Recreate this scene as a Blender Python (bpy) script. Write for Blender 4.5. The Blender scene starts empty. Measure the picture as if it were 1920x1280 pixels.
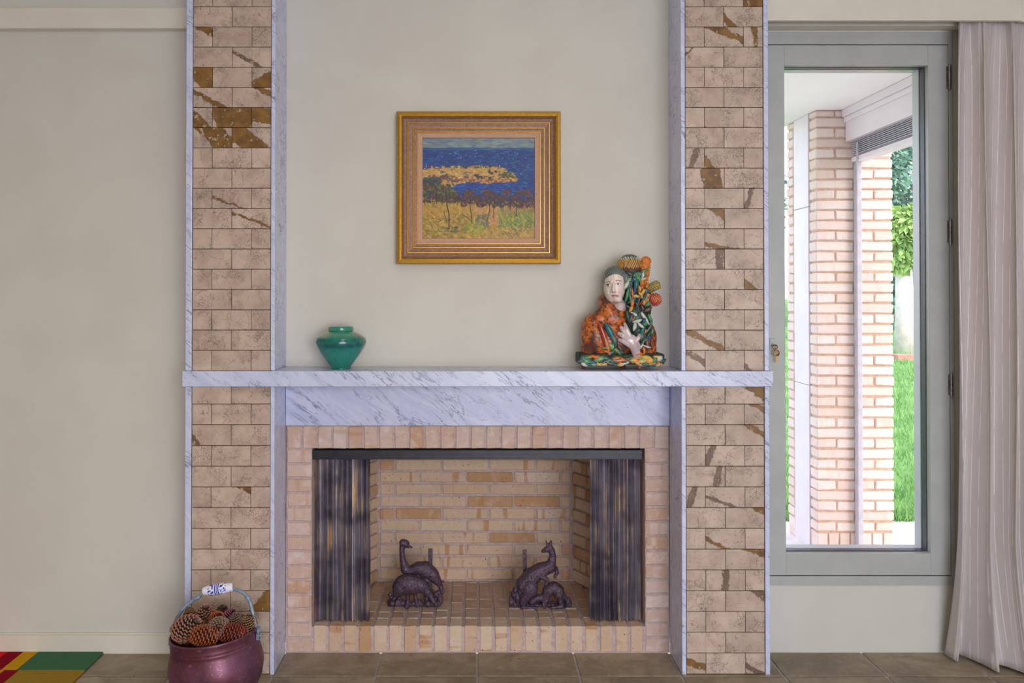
import bpy, bmesh, math, random
import numpy as np
from mathutils import Vector, Matrix, Euler, noise as mnoise

# ------------------------------------------------------------------ camera
FPX, VPX, HORIZON, PITCH, DIST, CAMZ = 1628.0, 885.0, 550.0, math.radians(0.62), 3.5, 1.4405
PY0 = HORIZON - FPX * math.tan(PITCH)
scene = bpy.context.scene
COL = scene.collection
cam_d = bpy.data.cameras.new('camera'); cam = bpy.data.objects.new('camera', cam_d); COL.objects.link(cam)
cam.location = (0, -DIST, CAMZ)
cam.rotation_euler = (math.pi / 2 + PITCH, 0, 0)
cam_d.sensor_width = 36.0; cam_d.lens = FPX / 1920 * 36
cam_d.shift_x = (960 - VPX) / 1920; cam_d.shift_y = -(640 - PY0) / 1920
cam_d.clip_end = 200
scene.camera = cam
vs = scene.view_settings
vs.view_transform = 'Standard'; vs.look = 'None'; vs.gamma = 1.0; vs.use_curve_mapping = False
vs.exposure = 0.0
scene.cycles.use_denoising = True
scene.cycles.max_bounces = 10; scene.cycles.diffuse_bounces = 6; scene.cycles.transparent_max_bounces = 12
scene.cycles.sample_clamp_indirect = 6.0

# ------------------------------------------------------------------ world and lights
world = bpy.data.worlds.new('sky'); scene.world = world; world.use_nodes = True
wn = world.node_tree; bg = wn.nodes['Background']
sky = wn.nodes.new('ShaderNodeTexSky')
sky.sky_type = 'NISHITA'; sky.sun_disc = False; sky.sun_elevation = math.radians(38); sky.sun_rotation = math.radians(150)
sky.air_density = 1.0; sky.dust_density = 2.5
ov = wn.nodes.new('ShaderNodeMix'); ov.data_type = 'RGBA'; ov.inputs[0].default_value = 0.72          # thin bright overcast
wn.links.new(sky.outputs[0], ov.inputs[6]); ov.inputs[7].default_value = (1.9, 1.82, 1.9, 1)
wn.links.new(ov.outputs[2], bg.inputs[0]); bg.inputs[1].default_value = 1.15

def lamp(name, kind, loc, aim, energy, color, **kw):
    d = bpy.data.lights.new(name, kind); d.energy = energy; d.color = color
    for k, v in kw.items(): setattr(d, k, v)
    o = bpy.data.objects.new(name, d); COL.objects.link(o); o.location = loc
    o.rotation_euler = (Vector(aim) - Vector(loc)).to_track_quat('-Z', 'Y').to_euler()
    return o
# daylight through the wide window in the wall behind the viewer
lamp('rear_window_daylight', 'AREA', (1.25, -6.3, 1.35), (0.1, 0.0, 1.0), 117, (0.80, 0.84, 1.0), shape='RECTANGLE', size=2.9, size_y=2.2)
# added warm fill under the ceiling, without a fixture, warms the upper walls
lamp('warm_top_fill', 'AREA', (0.2, -1.9, 2.96), (0.2, -1.9, 0.0), 7, (1.0, 0.86, 0.62), shape='DISK', size=0.5)

# ------------------------------------------------------------------ helpers
R = random.Random(7)
def P(px, py, Y):
    dx, dy = (px - VPX) / FPX, -(py - PY0) / FPX
    c, s = math.cos(PITCH), math.sin(PITCH)
    d = Vector((dx, c - dy * s, s + dy * c)); t = (Y + DIST) / d.y
    return Vector((dx * t, Y, CAMZ + d.z * t))
def lin(v):
    v /= 255.0
    return v / 12.92 if v <= 0.04045 else ((v + 0.055) / 1.055) ** 2.4
def C(r, g, b): return (lin(r), lin(g), lin(b), 1.0)

def nd(nt, typ, ins=None, **props):
    n = nt.nodes.new(typ)
    for k, v in props.items(): setattr(n, k, v)
    for k, v in (ins or {}).items():
        s = n.inputs[k]
        if isinstance(v, bpy.types.NodeSocket): nt.links.new(v, s)
        else: s.default_value = v
    return n
def newmat(name):
    m = bpy.data.materials.new(name); m.use_nodes = True
    nt = m.node_tree; b = nt.nodes['Principled BSDF']
    return m, nt, b
def math_(nt, op, a, b=0.0, c=None):
    ins = {0: a, 1: b}
    if c is not None: ins[2] = c
    return nd(nt, 'ShaderNodeMath', ins, operation=op).outputs[0]
def mixc(nt, fac, a, b, mode='MIX'):
    n = nd(nt, 'ShaderNodeMix', data_type='RGBA', blend_type=mode)
    for s, v in ((n.inputs[0], fac), (n.inputs[6], a), (n.inputs[7], b)):
        if isinstance(v, bpy.types.NodeSocket): nt.links.new(v, s)
        else: s.default_value = v
    return n.outputs[2]
def ramp(nt, fac, stops, interp='LINEAR'):
    n = nd(nt, 'ShaderNodeValToRGB', {0: fac}); cr = n.color_ramp; cr.interpolation = interp
    while len(cr.elements) < len(stops): cr.elements.new(0.5)
    for e, (p, c) in zip(cr.elements, stops):
        e.position = p; e.color = c if len(c) == 4 else (*c, 1)
    return n.outputs[0]
def g(v): return (v, v, v, 1)
def smooth(nt, v, a, b):
    n = nd(nt, 'ShaderNodeMapRange', {0: v, 1: a, 2: b, 3: 0.0, 4: 1.0}, interpolation_type='SMOOTHSTEP')
    return n.outputs[0]
def objco(nt): return nd(nt, 'ShaderNodeTexCoord').outputs['Object']
def noise_(nt, vec, scale, detail=3, rough=0.55, dist=0.0):
    return nd(nt, 'ShaderNodeTexNoise', {'Vector': vec, 'Scale': scale, 'Detail': detail, 'Roughness': rough, 'Distortion': dist}).outputs[0]
def bump(nt, b, h, strength=0.3, dist=0.002):
    n = nd(nt, 'ShaderNodeBump', {'Height': h, 'Strength': strength, 'Distance': dist})
    nt.links.new(n.outputs[0], b.inputs['Normal'])
def pm(name, c1, c2=None, scale=20, rough=0.5, metal=0.0, bmp=0.0, bdist=0.002, spec=0.5, detail=4, lo=0.35, hi=0.65, coat=0.0, rnd=0.0):
    """plain procedural surface: two tones mixed by noise, optional relief"""
    m, nt, b = newmat(name)
    co = objco(nt)
    if c2 is None: c2 = tuple(x * 0.9 for x in c1[:3]) + (1,)
    n = noise_(nt, co, scale, detail)
    f = smooth(nt, n, lo, hi)
    c = mixc(nt, f, c1, c2)
    if rnd:
        r = nd(nt, 'ShaderNodeObjectInfo').outputs['Random']
        c = mixc(nt, 1.0, c, ramp(nt, r, [(0, g(1 - rnd)), (1, g(1 + rnd))]), 'MULTIPLY')
    nt.links.new(c, b.inputs['Base Color'])
    b.inputs['Roughness'].default_value = rough; b.inputs['Metallic'].default_value = metal
    b.inputs['Specular IOR Level'].default_value = spec; b.inputs['Coat Weight'].default_value = coat
    b.inputs['Coat Roughness'].default_value = 0.08
    if bmp: bump(nt, b, n, bmp, bdist)
    return m

class MB:
    def __init__(s): s.v = []; s.f = []; s.mi = []
    def add(s, vs, fs, mi=0):
        o = len(s.v); s.v += [tuple(p) for p in vs]; s.f += [[i + o for i in f] for f in fs]; s.mi += [mi] * len(fs); return s
    def box(s, a, b, mi=0):
        x0, y0, z0 = [min(p, q) for p, q in zip(a, b)]; x1, y1, z1 = [max(p, q) for p, q in zip(a, b)]
        return s.add([(x0,y0,z0),(x1,y0,z0),(x1,y1,z0),(x0,y1,z0),(x0,y0,z1),(x1,y0,z1),(x1,y1,z1),(x0,y1,z1)],
                     [(0,3,2,1),(4,5,6,7),(0,1,5,4),(1,2,6,5),(2,3,7,6),(3,0,4,7)], mi)
    def prism(s, poly, z0, z1, mi=0):
        n = len(poly)
        return s.add([(x, y, z0) for x, y in poly] + [(x, y, z1) for x, y in poly],
                     [list(range(n))[::-1], list(range(n, 2*n))] + [(i, (i+1) % n, n+(i+1) % n, n+i) for i in range(n)], mi)
    def tube(s, pts, rad, seg=10, mi=0, cap=True):
        pts = [Vector(p) for p in pts]; rad = rad if hasattr(rad, '__len__') else [rad] * len(pts)
        o = len(s.v); up = None
        for i, p in enumerate(pts):
            t = (pts[min(i+1, len(pts)-1)] - pts[max(i-1, 0)]).normalized()
            if up is None: up = t.orthogonal().normalized()
            up = (up - t * up.dot(t)).normalized(); w = t.cross(up)
            for k in range(seg):
                a = 2 * math.pi * k / seg; s.v.append(tuple(p + (up * math.cos(a) + w * math.sin(a)) * rad[i]))
        for i in range(len(pts) - 1):
            for k in range(seg):
                s.f.append([o+i*seg+k, o+i*seg+(k+1) % seg, o+(i+1)*seg+(k+1) % seg, o+(i+1)*seg+k]); s.mi.append(mi)
        if cap:
            s.f.append([o + k for k in range(seg)][::-1]); s.f.append([o + (len(pts)-1)*seg + k for k in range(seg)]); s.mi += [mi, mi]
        return s
    def lathe(s, prof, seg=48, mi=0):
        o = len(s.v); n = len(prof)
        for r, z in prof:
            for k in range(seg):
                a = 2 * math.pi * k / seg; s.v.append((r * math.cos(a), r * math.sin(a), z))
        for i in range(n - 1):
            for k in range(seg):
                s.f.append([o+i*seg+k, o+i*seg+(k+1) % seg, o+(i+1)*seg+(k+1) % seg, o+(i+1)*seg+k]); s.mi.append(mi)
        s.f.append([o + k for k in range(seg)][::-1]); s.f.append([o+(n-1)*seg+k for k in range(seg)]); s.mi += [mi, mi]
        return s
    def mesh(s, name, smooth_=False, mats=()):
        m = bpy.data.meshes.new(name); m.from_pydata(s.v, [], s.f); m.update()
        for mt in mats: m.materials.append(mt)
        if len(mats) > 1: m.polygons.foreach_set('material_index', s.mi)
        if smooth_: m.polygons.foreach_set('use_smooth', [True] * len(m.polygons))
        return m
    def build(s, name, mat=None, parent=None, smooth_=False, loc=None, rot=None):
        mats = mat if isinstance(mat, (list, tuple)) else [mat]
        return link(name, s.mesh(name, smooth_, mats), parent, loc, rot)
def link(name, data, parent=None, loc=None, rot=None):
    o = bpy.data.objects.new(name, data); COL.objects.link(o)
    if parent is not None: o.parent = parent
    if loc is not None: o.location = loc
    if rot is not None: o.rotation_euler = rot
    return o
def thing(name, label, cat, loc=(0, 0, 0), group=None, rot=None):
    o = link(name, None, None, loc, rot); o.empty_display_size = 0.05
    return tag(o, label, cat, group)
def tag(o, label, cat, group=None):
    o['label'] = label; o['category'] = cat
    if group: o['group'] = group
    return o
def struct(o):
    o['kind'] = 'structure'; return o
def bevel(o, w=0.003, seg=2):
    m = o.modifiers.new('bevel', 'BEVEL'); m.width = w; m.segments = seg; m.limit_method = 'ANGLE'; m.angle_limit = math.radians(40)
    return o
_bc = {}
def brickmesh(L, H, D, mat, jit=0.002, bev=0.003, var=3):
    """a block centred on the origin, edges softened and a little uneven; shared between alike pieces"""
    k = (round(L, 3), round(H, 3), round(D, 3), mat.name, R.randrange(var))
    if k not in _bc:
        bm = bmesh.new(); bmesh.ops.create_cube(bm, size=1.0)
        for v in bm.verts:
            v.co = Vector((v.co.x * L, v.co.y * D, v.co.z * H)) + Vector((R.uniform(-jit, jit), R.uniform(-jit, jit) * .5, R.uniform(-jit, jit)))
        bmesh.ops.bevel(bm, geom=bm.edges[:], offset=min(bev, .2 * min(L, H, D)), segments=1, affect='EDGES', profile=0.6)
        m = bpy.data.meshes.new('brick'); bm.to_mesh(m); bm.free(); m.materials.append(mat); _bc[k] = m
    return _bc[k]
def remesh(parts, voxel, iters=4, flat=None):
    """union of ellipsoids / tapered limbs grown into one continuous skin. parts: ('e',c,(rx,ry,rz)[,euler]) or ('c',[pts],[radii])"""
    mb = MB(); bm = bmesh.new()
    for p in parts:
        if p[0] == 'e':
            M = Matrix.Translation(Vector(p[1])) @ (Euler(p[3]).to_matrix().to_4x4() if len(p) > 3 else Matrix()) @ Matrix.Diagonal((*p[2], 1))
            bmesh.ops.create_icosphere(bm, subdivisions=3, radius=1.0, matrix=M)
        else:
            pts, rr = p[1], p[2]
            for i in range(len(pts) - 1):
                a, b = Vector(pts[i]), Vector(pts[i+1]); n = max(2, int((b - a).length / (0.45 * min(rr[i], rr[i+1]))) + 1); n = min(n, 14)
                for k in range(n + 1):
                    t = k / n
                    bmesh.ops.create_icosphere(bm, subdivisions=2, radius=rr[i] * (1-t) + rr[i+1] * t, matrix=Matrix.Translation(a.lerp(b, t)))
    m = bpy.data.meshes.new('tmp'); bm.to_mesh(m); bm.free()
    o = bpy.data.objects.new('tmp', m); COL.objects.link(o)
    md = o.modifiers.new('r', 'REMESH'); md.mode = 'VOXEL'; md.voxel_size = voxel; md.use_smooth_shade = True
    if iters:
        sm = o.modifiers.new('s', 'SMOOTH'); sm.iterations = iters; sm.factor = 0.5
    dg = bpy.context.evaluated_depsgraph_get(); ev = o.evaluated_get(dg)
    out = bpy.data.meshes.new_from_object(ev)
    bpy.data.objects.remove(o); bpy.data.meshes.remove(m)
    if flat is not None:
        for v in out.vertices:
            if v.co.z < flat: v.co.z = flat
    return out
def meshobj(name, m, mat, parent=None):
    m.materials.clear(); m.materials.append(mat)
    return link(name, m, parent)
def vcol(m, fn, name='paint'):
    """per-vertex paint (real glaze / pigment colour) from a function of the position"""
    a = m.color_attributes.new(name, 'FLOAT_COLOR', 'POINT')
    buf = np.empty((len(m.vertices), 4), dtype=np.float32)
    for i, v in enumerate(m.vertices): buf[i] = fn(v.co)
    a.data.foreach_set('color', buf.ravel())
def paintmat(name, rough=0.3, bmp=0.0, bscale=100, coat=0.0):
    m, nt, b = newmat(name)
    a = nd(nt, 'ShaderNodeAttribute', attribute_name='paint').outputs[0]
    n = noise_(nt, objco(nt), bscale, 3)
    c = mixc(nt, 1.0, a, ramp(nt, n, [(0.3, g(0.93)), (0.7, g(1.05))]), 'MULTIPLY')
    nt.links.new(c, b.inputs['Base Color']); b.inputs['Roughness'].default_value = rough
    b.inputs['Coat Weight'].default_value = coat; b.inputs['Coat Roughness'].default_value = 0.1
    if bmp: bump(nt, b, n, bmp, 0.001)
    return m

# ------------------------------------------------------------------ materials
M = {}
M['wall'] = pm('wall_paint', C(212, 210, 201), C(208, 205, 196), 3, 0.6, bmp=0.02, spec=0.25)
M['ceil'] = pm('ceiling_paint', C(238, 234, 222), C(234, 230, 218), 3, 0.7, spec=0.2)
M['trim'] = pm('trim_paint', C(224, 220, 206), C(220, 214, 200), 6, 0.4, spec=0.4)
M['alu'] = pm('frame_paint', C(182, 185, 182), C(176, 179, 177), 8, 0.3, spec=0.5)
M['alud'] = pm('dark_seal', C(62, 60, 72), C(50, 48, 60), 30, 0.35)
M['steel'] = pm('hinge_steel', C(150, 145, 142), C(120, 115, 112), 60, 0.35, metal=0.9)
M['brass'] = pm('key_brass', C(170, 130, 70), C(120, 90, 50), 60, 0.35, metal=0.9)
M['black'] = pm('black_metal', C(44, 45, 54), C(36, 37, 45), 40, 0.33, metal=0.35, spec=0.6)
M['iron'] = pm('cast_iron', C(104, 82, 96), C(66, 54, 72), 140, 0.45, metal=0.35, bmp=0.9, bdist=0.004, detail=5)
M['mortar'] = pm('mortar', C(196, 180, 178), C(180, 160, 156), 60, 0.95, bmp=0.4, spec=0.1)
M['mortar_out'] = pm('pier_mortar', C(206, 176, 156), C(192, 160, 138), 40, 0.95, bmp=0.4, spec=0.1)
M['grout'] = pm('floor_grout', C(190, 184, 182), C(172, 166, 160), 60, 0.9, bmp=0.3, spec=0.15)
M['tgrout'] = pm('tile_grout', C(72, 66, 72), C(58, 52, 58), 60, 0.9, spec=0.1)
M['white'] = pm('white_panel', C(228, 220, 226), C(222, 214, 220), 6, 0.5)
M['soffit'] = pm('soffit_paint', C(250, 246, 248), C(247, 242, 245), 4, 0.7)
M['pave'] = pm('concrete', C(238, 231, 226), C(226, 218, 212), 14, 0.9, bmp=0.2)
M['slat'] = pm('blind_slat', C(196, 193, 202), C(182, 179, 190), 20, 0.45)

def marble():
    m, nt, b = newmat('carrara_marble'); co = objco(nt)
    rot = nd(nt, 'ShaderNodeVectorRotate', {'Vector': co, 'Axis': (0, 1, 0), 'Angle': math.radians(-38)}, rotation_type='AXIS_ANGLE').outputs[0]
    st = nd(nt, 'ShaderNodeMapping', {'Vector': rot, 'Scale': (0.9, 3.0, 4.6)}).outputs[0]
    n1 = noise_(nt, st, 2.6, 7, 0.6, 0.5); n2 = noise_(nt, st, 6.5, 6, 0.6, 0.7)
    v1 = smooth(nt, math_(nt, 'ABSOLUTE', math_(nt, 'SUBTRACT', n1, 0.5)), 0.016, 0.0)
    v2 = smooth(nt, math_(nt, 'ABSOLUTE', math_(nt, 'SUBTRACT', n2, 0.47)), 0.014, 0.0)
    mk = smooth(nt, noise_(nt, co, 5.0, 2), 0.42, 0.62)
    cloud = smooth(nt, n2, 0.30, 0.75)
    c = mixc(nt, cloud, C(210, 216, 241), C(190, 198, 229))
    c = mixc(nt, math_(nt, 'MULTIPLY', v1, math_(nt, 'MULTIPLY_ADD', mk, 0.55, 0.25)), c, C(92, 98, 128))
    c = mixc(nt, math_(nt, 'MULTIPLY', v2, math_(nt, 'MULTIPLY', mk, 0.65)), c, C(104, 108, 138))
    sp = smooth(nt, noise_(nt, st, 26, 2), 0.70, 0.76)
    c = mixc(nt, math_(nt, 'MULTIPLY', sp, 0.55), c, C(96, 100, 126))
    nt.links.new(c, b.inputs['Base Color']); b.inputs['Roughness'].default_value = 0.28
    return m
M['marble'] = marble()

def stone_tile():
    m, nt, b = newmat('breccia_tile'); co = objco(nt)
    rnd = nd(nt, 'ShaderNodeObjectInfo').outputs['Random']
    off = nd(nt, 'ShaderNodeCombineXYZ', {0: math_(nt, 'MULTIPLY', rnd, 37.0), 1: math_(nt, 'MULTIPLY', rnd, 91.0), 2: math_(nt, 'MULTIPLY', rnd, 53.0)}).outputs[0]
    p = nd(nt, 'ShaderNodeVectorMath', {0: co, 1: off}, operation='ADD').outputs[0]
    nz = nd(nt, 'ShaderNodeTexNoise', {'Vector': p, 'Scale': 22.0, 'Detail': 4.0})
    dist = nd(nt, 'ShaderNodeVectorMath', {0: nz.outputs['Color'], 'Scale': 0.07}, operation='SCALE').outputs[0]
    pw = nd(nt, 'ShaderNodeVectorMath', {0: p, 1: dist}, operation='ADD').outputs[0]
    c = mixc(nt, smooth(nt, noise_(nt, p, 16, 5), 0.3, 0.7), C(203, 183, 167), C(180, 159, 144))
    c = mixc(nt, 1.0, c, ramp(nt, rnd, [(0, g(0.92)), (1, g(1.05))]), 'MULTIPLY')
    low = noise_(nt, p, 13, 2)
    for sc, th, msk, col, amt in ((15, 0.026, (0.40, 0.58), C(112, 94, 86), 0.5), (40, 0.05, (0.46, 0.62), C(106, 88, 78), 0.55), (95, 0.09, (0.48, 0.62), C(104, 86, 76), 0.6)):
        vo = nd(nt, 'ShaderNodeTexVoronoi', {'Vector': pw, 'Scale': float(sc)}, feature='DISTANCE_TO_EDGE').outputs[0]
        e = smooth(nt, vo, th, 0.0)
        k = smooth(nt, noise_(nt, p, sc * .7, 2) if sc < 30 else low, *msk)
        c = mixc(nt, math_(nt, 'MULTIPLY', math_(nt, 'MULTIPLY', e, k), amt), c, col)
    spk = smooth(nt, noise_(nt, p, 90, 3), 0.64, 0.70)
    c = mixc(nt, math_(nt, 'MULTIPLY', spk, math_(nt, 'MULTIPLY_ADD', low, 0.9, 0.0)), c, C(82, 62, 52))
    # ochre / brown breccia band, its place in each tile kept on the tile
    at = lambda n: nd(nt, 'ShaderNodeAttribute', attribute_type='OBJECT', attribute_name=n).outputs['Fac']
    sx = nd(nt, 'ShaderNodeSeparateXYZ', {0: co})
    a = at('band_angle')
    d = math_(nt, 'ADD', math_(nt, 'MULTIPLY', sx.outputs[0], math_(nt, 'COSINE', a)), math_(nt, 'MULTIPLY', sx.outputs[2], math_(nt, 'SINE', a)))
    d = math_(nt, 'ADD', d, math_(nt, 'MULTIPLY', math_(nt, 'SUBTRACT', noise_(nt, p, 38, 5, 0.65), 0.5), 0.034))
    d = math_(nt, 'ABSOLUTE', math_(nt, 'SUBTRACT', d, at('band_place')))
    wd = at('band_width')
    mask = smooth(nt, math_(nt, 'SUBTRACT', wd, d), 0.0, 0.0012)
    edge = smooth(nt, math_(nt, 'ABSOLUTE', math_(nt, 'SUBTRACT', wd, d)), 0.0022, 0.0)
    has = math_(nt, 'GREATER_THAN', wd, 0.0005)
    on = smooth(nt, noise_(nt, p, 30, 5), 0.3, 0.7)
    och = mixc(nt, on, C(142, 104, 52), C(108, 78, 44)); brn = mixc(nt, on, C(132, 106, 90), C(104, 84, 72))
    bc = mixc(nt, at('band_ochre'), brn, och)
    bc = mixc(nt, math_(nt, 'MULTIPLY', smooth(nt, noise_(nt, p, 60, 4), 0.60, 0.68), 0.7), bc, C(205, 182, 150))
    c = mixc(nt, math_(nt, 'MULTIPLY', mask, has), c, bc)
    c = mixc(nt, math_(nt, 'MULTIPLY', math_(nt, 'MULTIPLY', edge, has), 0.6), c, C(74, 58, 48))
    nt.links.new(c, b.inputs['Base Color']); b.inputs['Roughness'].default_value = 0.42; b.inputs['Specular IOR Level'].default_value = 0.35
    return m
M['tile'] = stone_tile()

def brick_mat(name, tones, white, specks, blotch, stain=0.25):
    m, nt, b = newmat(name); co = objco(nt)
    rnd = nd(nt, 'ShaderNodeObjectInfo').outputs['Random']
    off = nd(nt, 'ShaderNodeCombineXYZ', {0: math_(nt, 'MULTIPLY', rnd, 61.0), 1: math_(nt, 'MULTIPLY', rnd, 17.0), 2: math_(nt, 'MULTIPLY', rnd, 83.0)}).outputs[0]
    p = nd(nt, 'ShaderNodeVectorMath', {0: co, 1: off}, operation='ADD').outputs[0]
    n = len(tones)
    c = ramp(nt, rnd, [((i + .0) / n, t) for i, t in enumerate(tones)], 'LINEAR')
    # kiln-flashed orange bands across the length
    sx = nd(nt, 'ShaderNodeMapping', {'Vector': p, 'Scale': (1.0, 0.25, 0.12)}).outputs[0]
    c = mixc(nt, math_(nt, 'MULTIPLY', smooth(nt, noise_(nt, sx, 24, 1), 0.60, 0.68), blotch), c, C(184, 138, 98))
    nn = noise_(nt, p, 55, 5, 0.65)
    c = mixc(nt, math_(nt, 'MULTIPLY', smooth(nt, noise_(nt, p, 22, 4), 0.48, 0.70), white), c, C(226, 208, 206))
    c = mixc(nt, math_(nt, 'MULTIPLY', smooth(nt, nn, 0.35, 0.7), stain), c, C(190, 148, 112))
    c = mixc(nt, math_(nt, 'MULTIPLY', smooth(nt, noise_(nt, p, 110, 1), 0.735, 0.76), specks), c, C(78, 58, 50))
    nt.links.new(c, b.inputs['Base Color']); b.inputs['Roughness'].default_value = 0.85; b.inputs['Specular IOR Level'].default_value = 0.2
    bump(nt, b, nn, 0.35, 0.003)
    return m
M['brick_face'] = brick_mat('facing_brick', [C(208, 186, 178), C(200, 174, 162), C(212, 194, 188), C(194, 158, 134), C(208, 188, 176), C(202, 174, 158)], 0.6, 0.3, 0.4)
M['brick_box'] = brick_mat('firebox_brick', [C(210, 186, 162), C(214, 194, 170), C(206, 178, 150), C(214, 194, 174), C(188, 148, 108), C(210, 184, 158)], 0.25, 1.0, 0.85)
M['brick_hearth'] = brick_mat('hearth_brick', [C(186, 162, 146), C(178, 150, 130), C(194, 172, 156), C(172, 146, 126), C(186, 166, 152)], 0.25, 0.4, 0.25)
M['brick_out'] = brick_mat('pier_brick', [C(228, 212, 206), C(224, 204, 196), C(232, 218, 212), C(220, 198, 186), C(228, 214, 206)], 0.7, 0.15, 0.12, 0.12)

def slate():
    m, nt, b = newmat('floor_stone'); co = objco(nt)
    rnd = nd(nt, 'ShaderNodeObjectInfo').outputs['Random']
    off = nd(nt, 'ShaderNodeCombineXYZ', {0: math_(nt, 'MULTIPLY', rnd, 61.0), 1: math_(nt, 'MULTIPLY', rnd, 17.0), 2: math_(nt, 'MULTIPLY', rnd, 83.0)}).outputs[0]
    p = nd(nt, 'ShaderNodeVectorMath', {0: co, 1: off}, operation='ADD').outputs[0]
    n1 = noise_(nt, p, 7, 6, 0.6, 0.6); n2 = noise_(nt, p, 40, 5, 0.65)
    c = mixc(nt, smooth(nt, n1, 0.3, 0.7), C(166, 150, 128), C(130, 116, 96))
    c = mixc(nt, math_(nt, 'MULTIPLY', smooth(nt, n2, 0.5, 0.75), 0.6), c, C(172, 158, 142))
    c = mixc(nt, 1.0, c, ramp(nt, rnd, [(0, g(0.90)), (1, g(1.12))]), 'MULTIPLY')
    c = mixc(nt, math_(nt, 'MULTIPLY', smooth(nt, noise_(nt, p, 60, 1), 0.74, 0.77), 0.6), c, C(66, 54, 46))
    nt.links.new(c, b.inputs['Base Color']); b.inputs['Roughness'].default_value = 0.5
    bump(nt, b, n2, 0.35, 0.004)
    return m
M['slate'] = slate()

# ------------------------------------------------------------------ room shell
ROOM_L, ROOM_R, ROOM_B, ROOM_H = -3.4, 2.75, -6.0, 3.0
PF = -0.20                                   # face of the tiled piers
XLO, XLI0, XLI1 = P(349, 400, PF).x, P(508.5, 400, PF).x, P(516, 400, PF).x
XRI0, XRI1, XRO = P(1276.5, 400, PF).x, P(1284.5, 400, PF).x, P(1440.5, 400, PF).x
XLT, XRT = P(360.5, 400, PF).x, P(1431.0, 400, PF).x
MT, MBOT = 1.1475, 1.089                     # mantel top and underside
fl = struct(MB().box((ROOM_L, ROOM_B, -0.06), (ROOM_R, 0.0, -0.004)).build('floor', M['grout']))
TS = 0.3853
x_j = [0.020 + TS * k for k in range(-9, 8)]
y_j = [0.0] + [-0.218 - TS * k for k in range(0, 12)]
for j in range(len(y_j) - 1):
    for i in range(len(x_j) - 1):
        x0, x1 = max(x_j[i], ROOM_L) + .004, min(x_j[i+1], ROOM_R) - .004
        y1, y0 = y_j[j] - (.0035 if j else 0.0), y_j[j+1] + .0035
        if x1 - x0 < .02: continue
        o = link('tile', brickmesh(x1 - x0, 0.02, y1 - y0, M['slate'], 0.0008, 0.0025), fl, ((x0 + x1) / 2, (y0 + y1) / 2, -0.0095))
struct(MB().box((ROOM_L - .1, ROOM_B - .1, ROOM_H), (ROOM_R + .1, 0.12, ROOM_H + .1)).build('ceiling', M['ceil']))
struct(MB().box((ROOM_L - .1, 0, -.06), (XLO + .01, 0.12, ROOM_H)).build('wall_left', M['wall']))
struct(MB().box((XLO + .01, 0, P(700, 797.5, -.008).z), (XRO - .01, 0.12, ROOM_H)).build('wall_chimney', M['wall']))
WX0, WX1, WZ0, WZ1 = 1.150, P(1788, 600, 0).x, P(1500, 1096, 0).z, P(1600, 61, 0).z   # window opening
wr = MB().box((XRO - .01, 0, -.06), (WX0, .12, ROOM_H)).box((WX1, 0, -.06), (ROOM_R + .1, .12, ROOM_H)).box((WX0, 0, -.06), (WX1, .12, WZ0)).box((WX0, 0, WZ1), (WX1, .12, ROOM_H))
struct(wr.build('wall_right', M['wall']))
struct(MB().box((ROOM_L - .1, ROOM_B, -.06), (ROOM_L, 0, ROOM_H)).build('wall_far_left', M['wall']))
ws = MB().box((ROOM_R, ROOM_B, -.06), (ROOM_R + .1, 0, ROOM_H))
struct(ws.build('wall_far_right', M['wall']))
wb = MB().box((ROOM_L, ROOM_B - .1, -.06), (-.2, ROOM_B, ROOM_H)).box((2.7, ROOM_B - .1, -.06), (ROOM_R, ROOM_B, ROOM_H))
wb.box((-.2, ROOM_B - .1, -.06), (2.7, ROOM_B, .25)).box((-.2, ROOM_B - .1, 2.45), (2.7, ROOM_B, ROOM_H))
struct(wb.build('wall_back', M['wall']))
# baseboard of the left wall: a low board with a rounded top bead
zb = P(100, 1189, -.014).z
bb = MB().box((ROOM_L, -.014, 0), (XLO, 0, zb - .004)).box((ROOM_L, -.010, zb - .004), (XLO, 0, zb + .003))
struct(bevel(bb.build('baseboard_left', M['trim']), .003))
# boxed rail high on the left wall
tz0, tz1 = P(150, 53, -.042).z, P(150, 13.5, -.042).z
struct(bevel(MB().box((ROOM_L, -.042, tz0), (XLO, 0, tz1)).build('trim_1', M['trim']), .004))
# pelmet over window and curtain: front board, slot for the curtain, underside board
PMY = -0.15; pz = P(1600, 38.5, PMY).z
pe = MB().box((XRO - .01, PMY, pz), (P(1917, 20, PMY).x, PMY + .02, ROOM_H)).box((XRO - .01, -.065, pz + .006), (ROOM_R, 0, pz + .03))
pe.box((P(1917, 20, PMY).x, PMY + .01, pz), (ROOM_R, PMY + .03, ROOM_H))
struct(bevel(pe.build('trim_2', M['trim']), .003))

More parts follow.
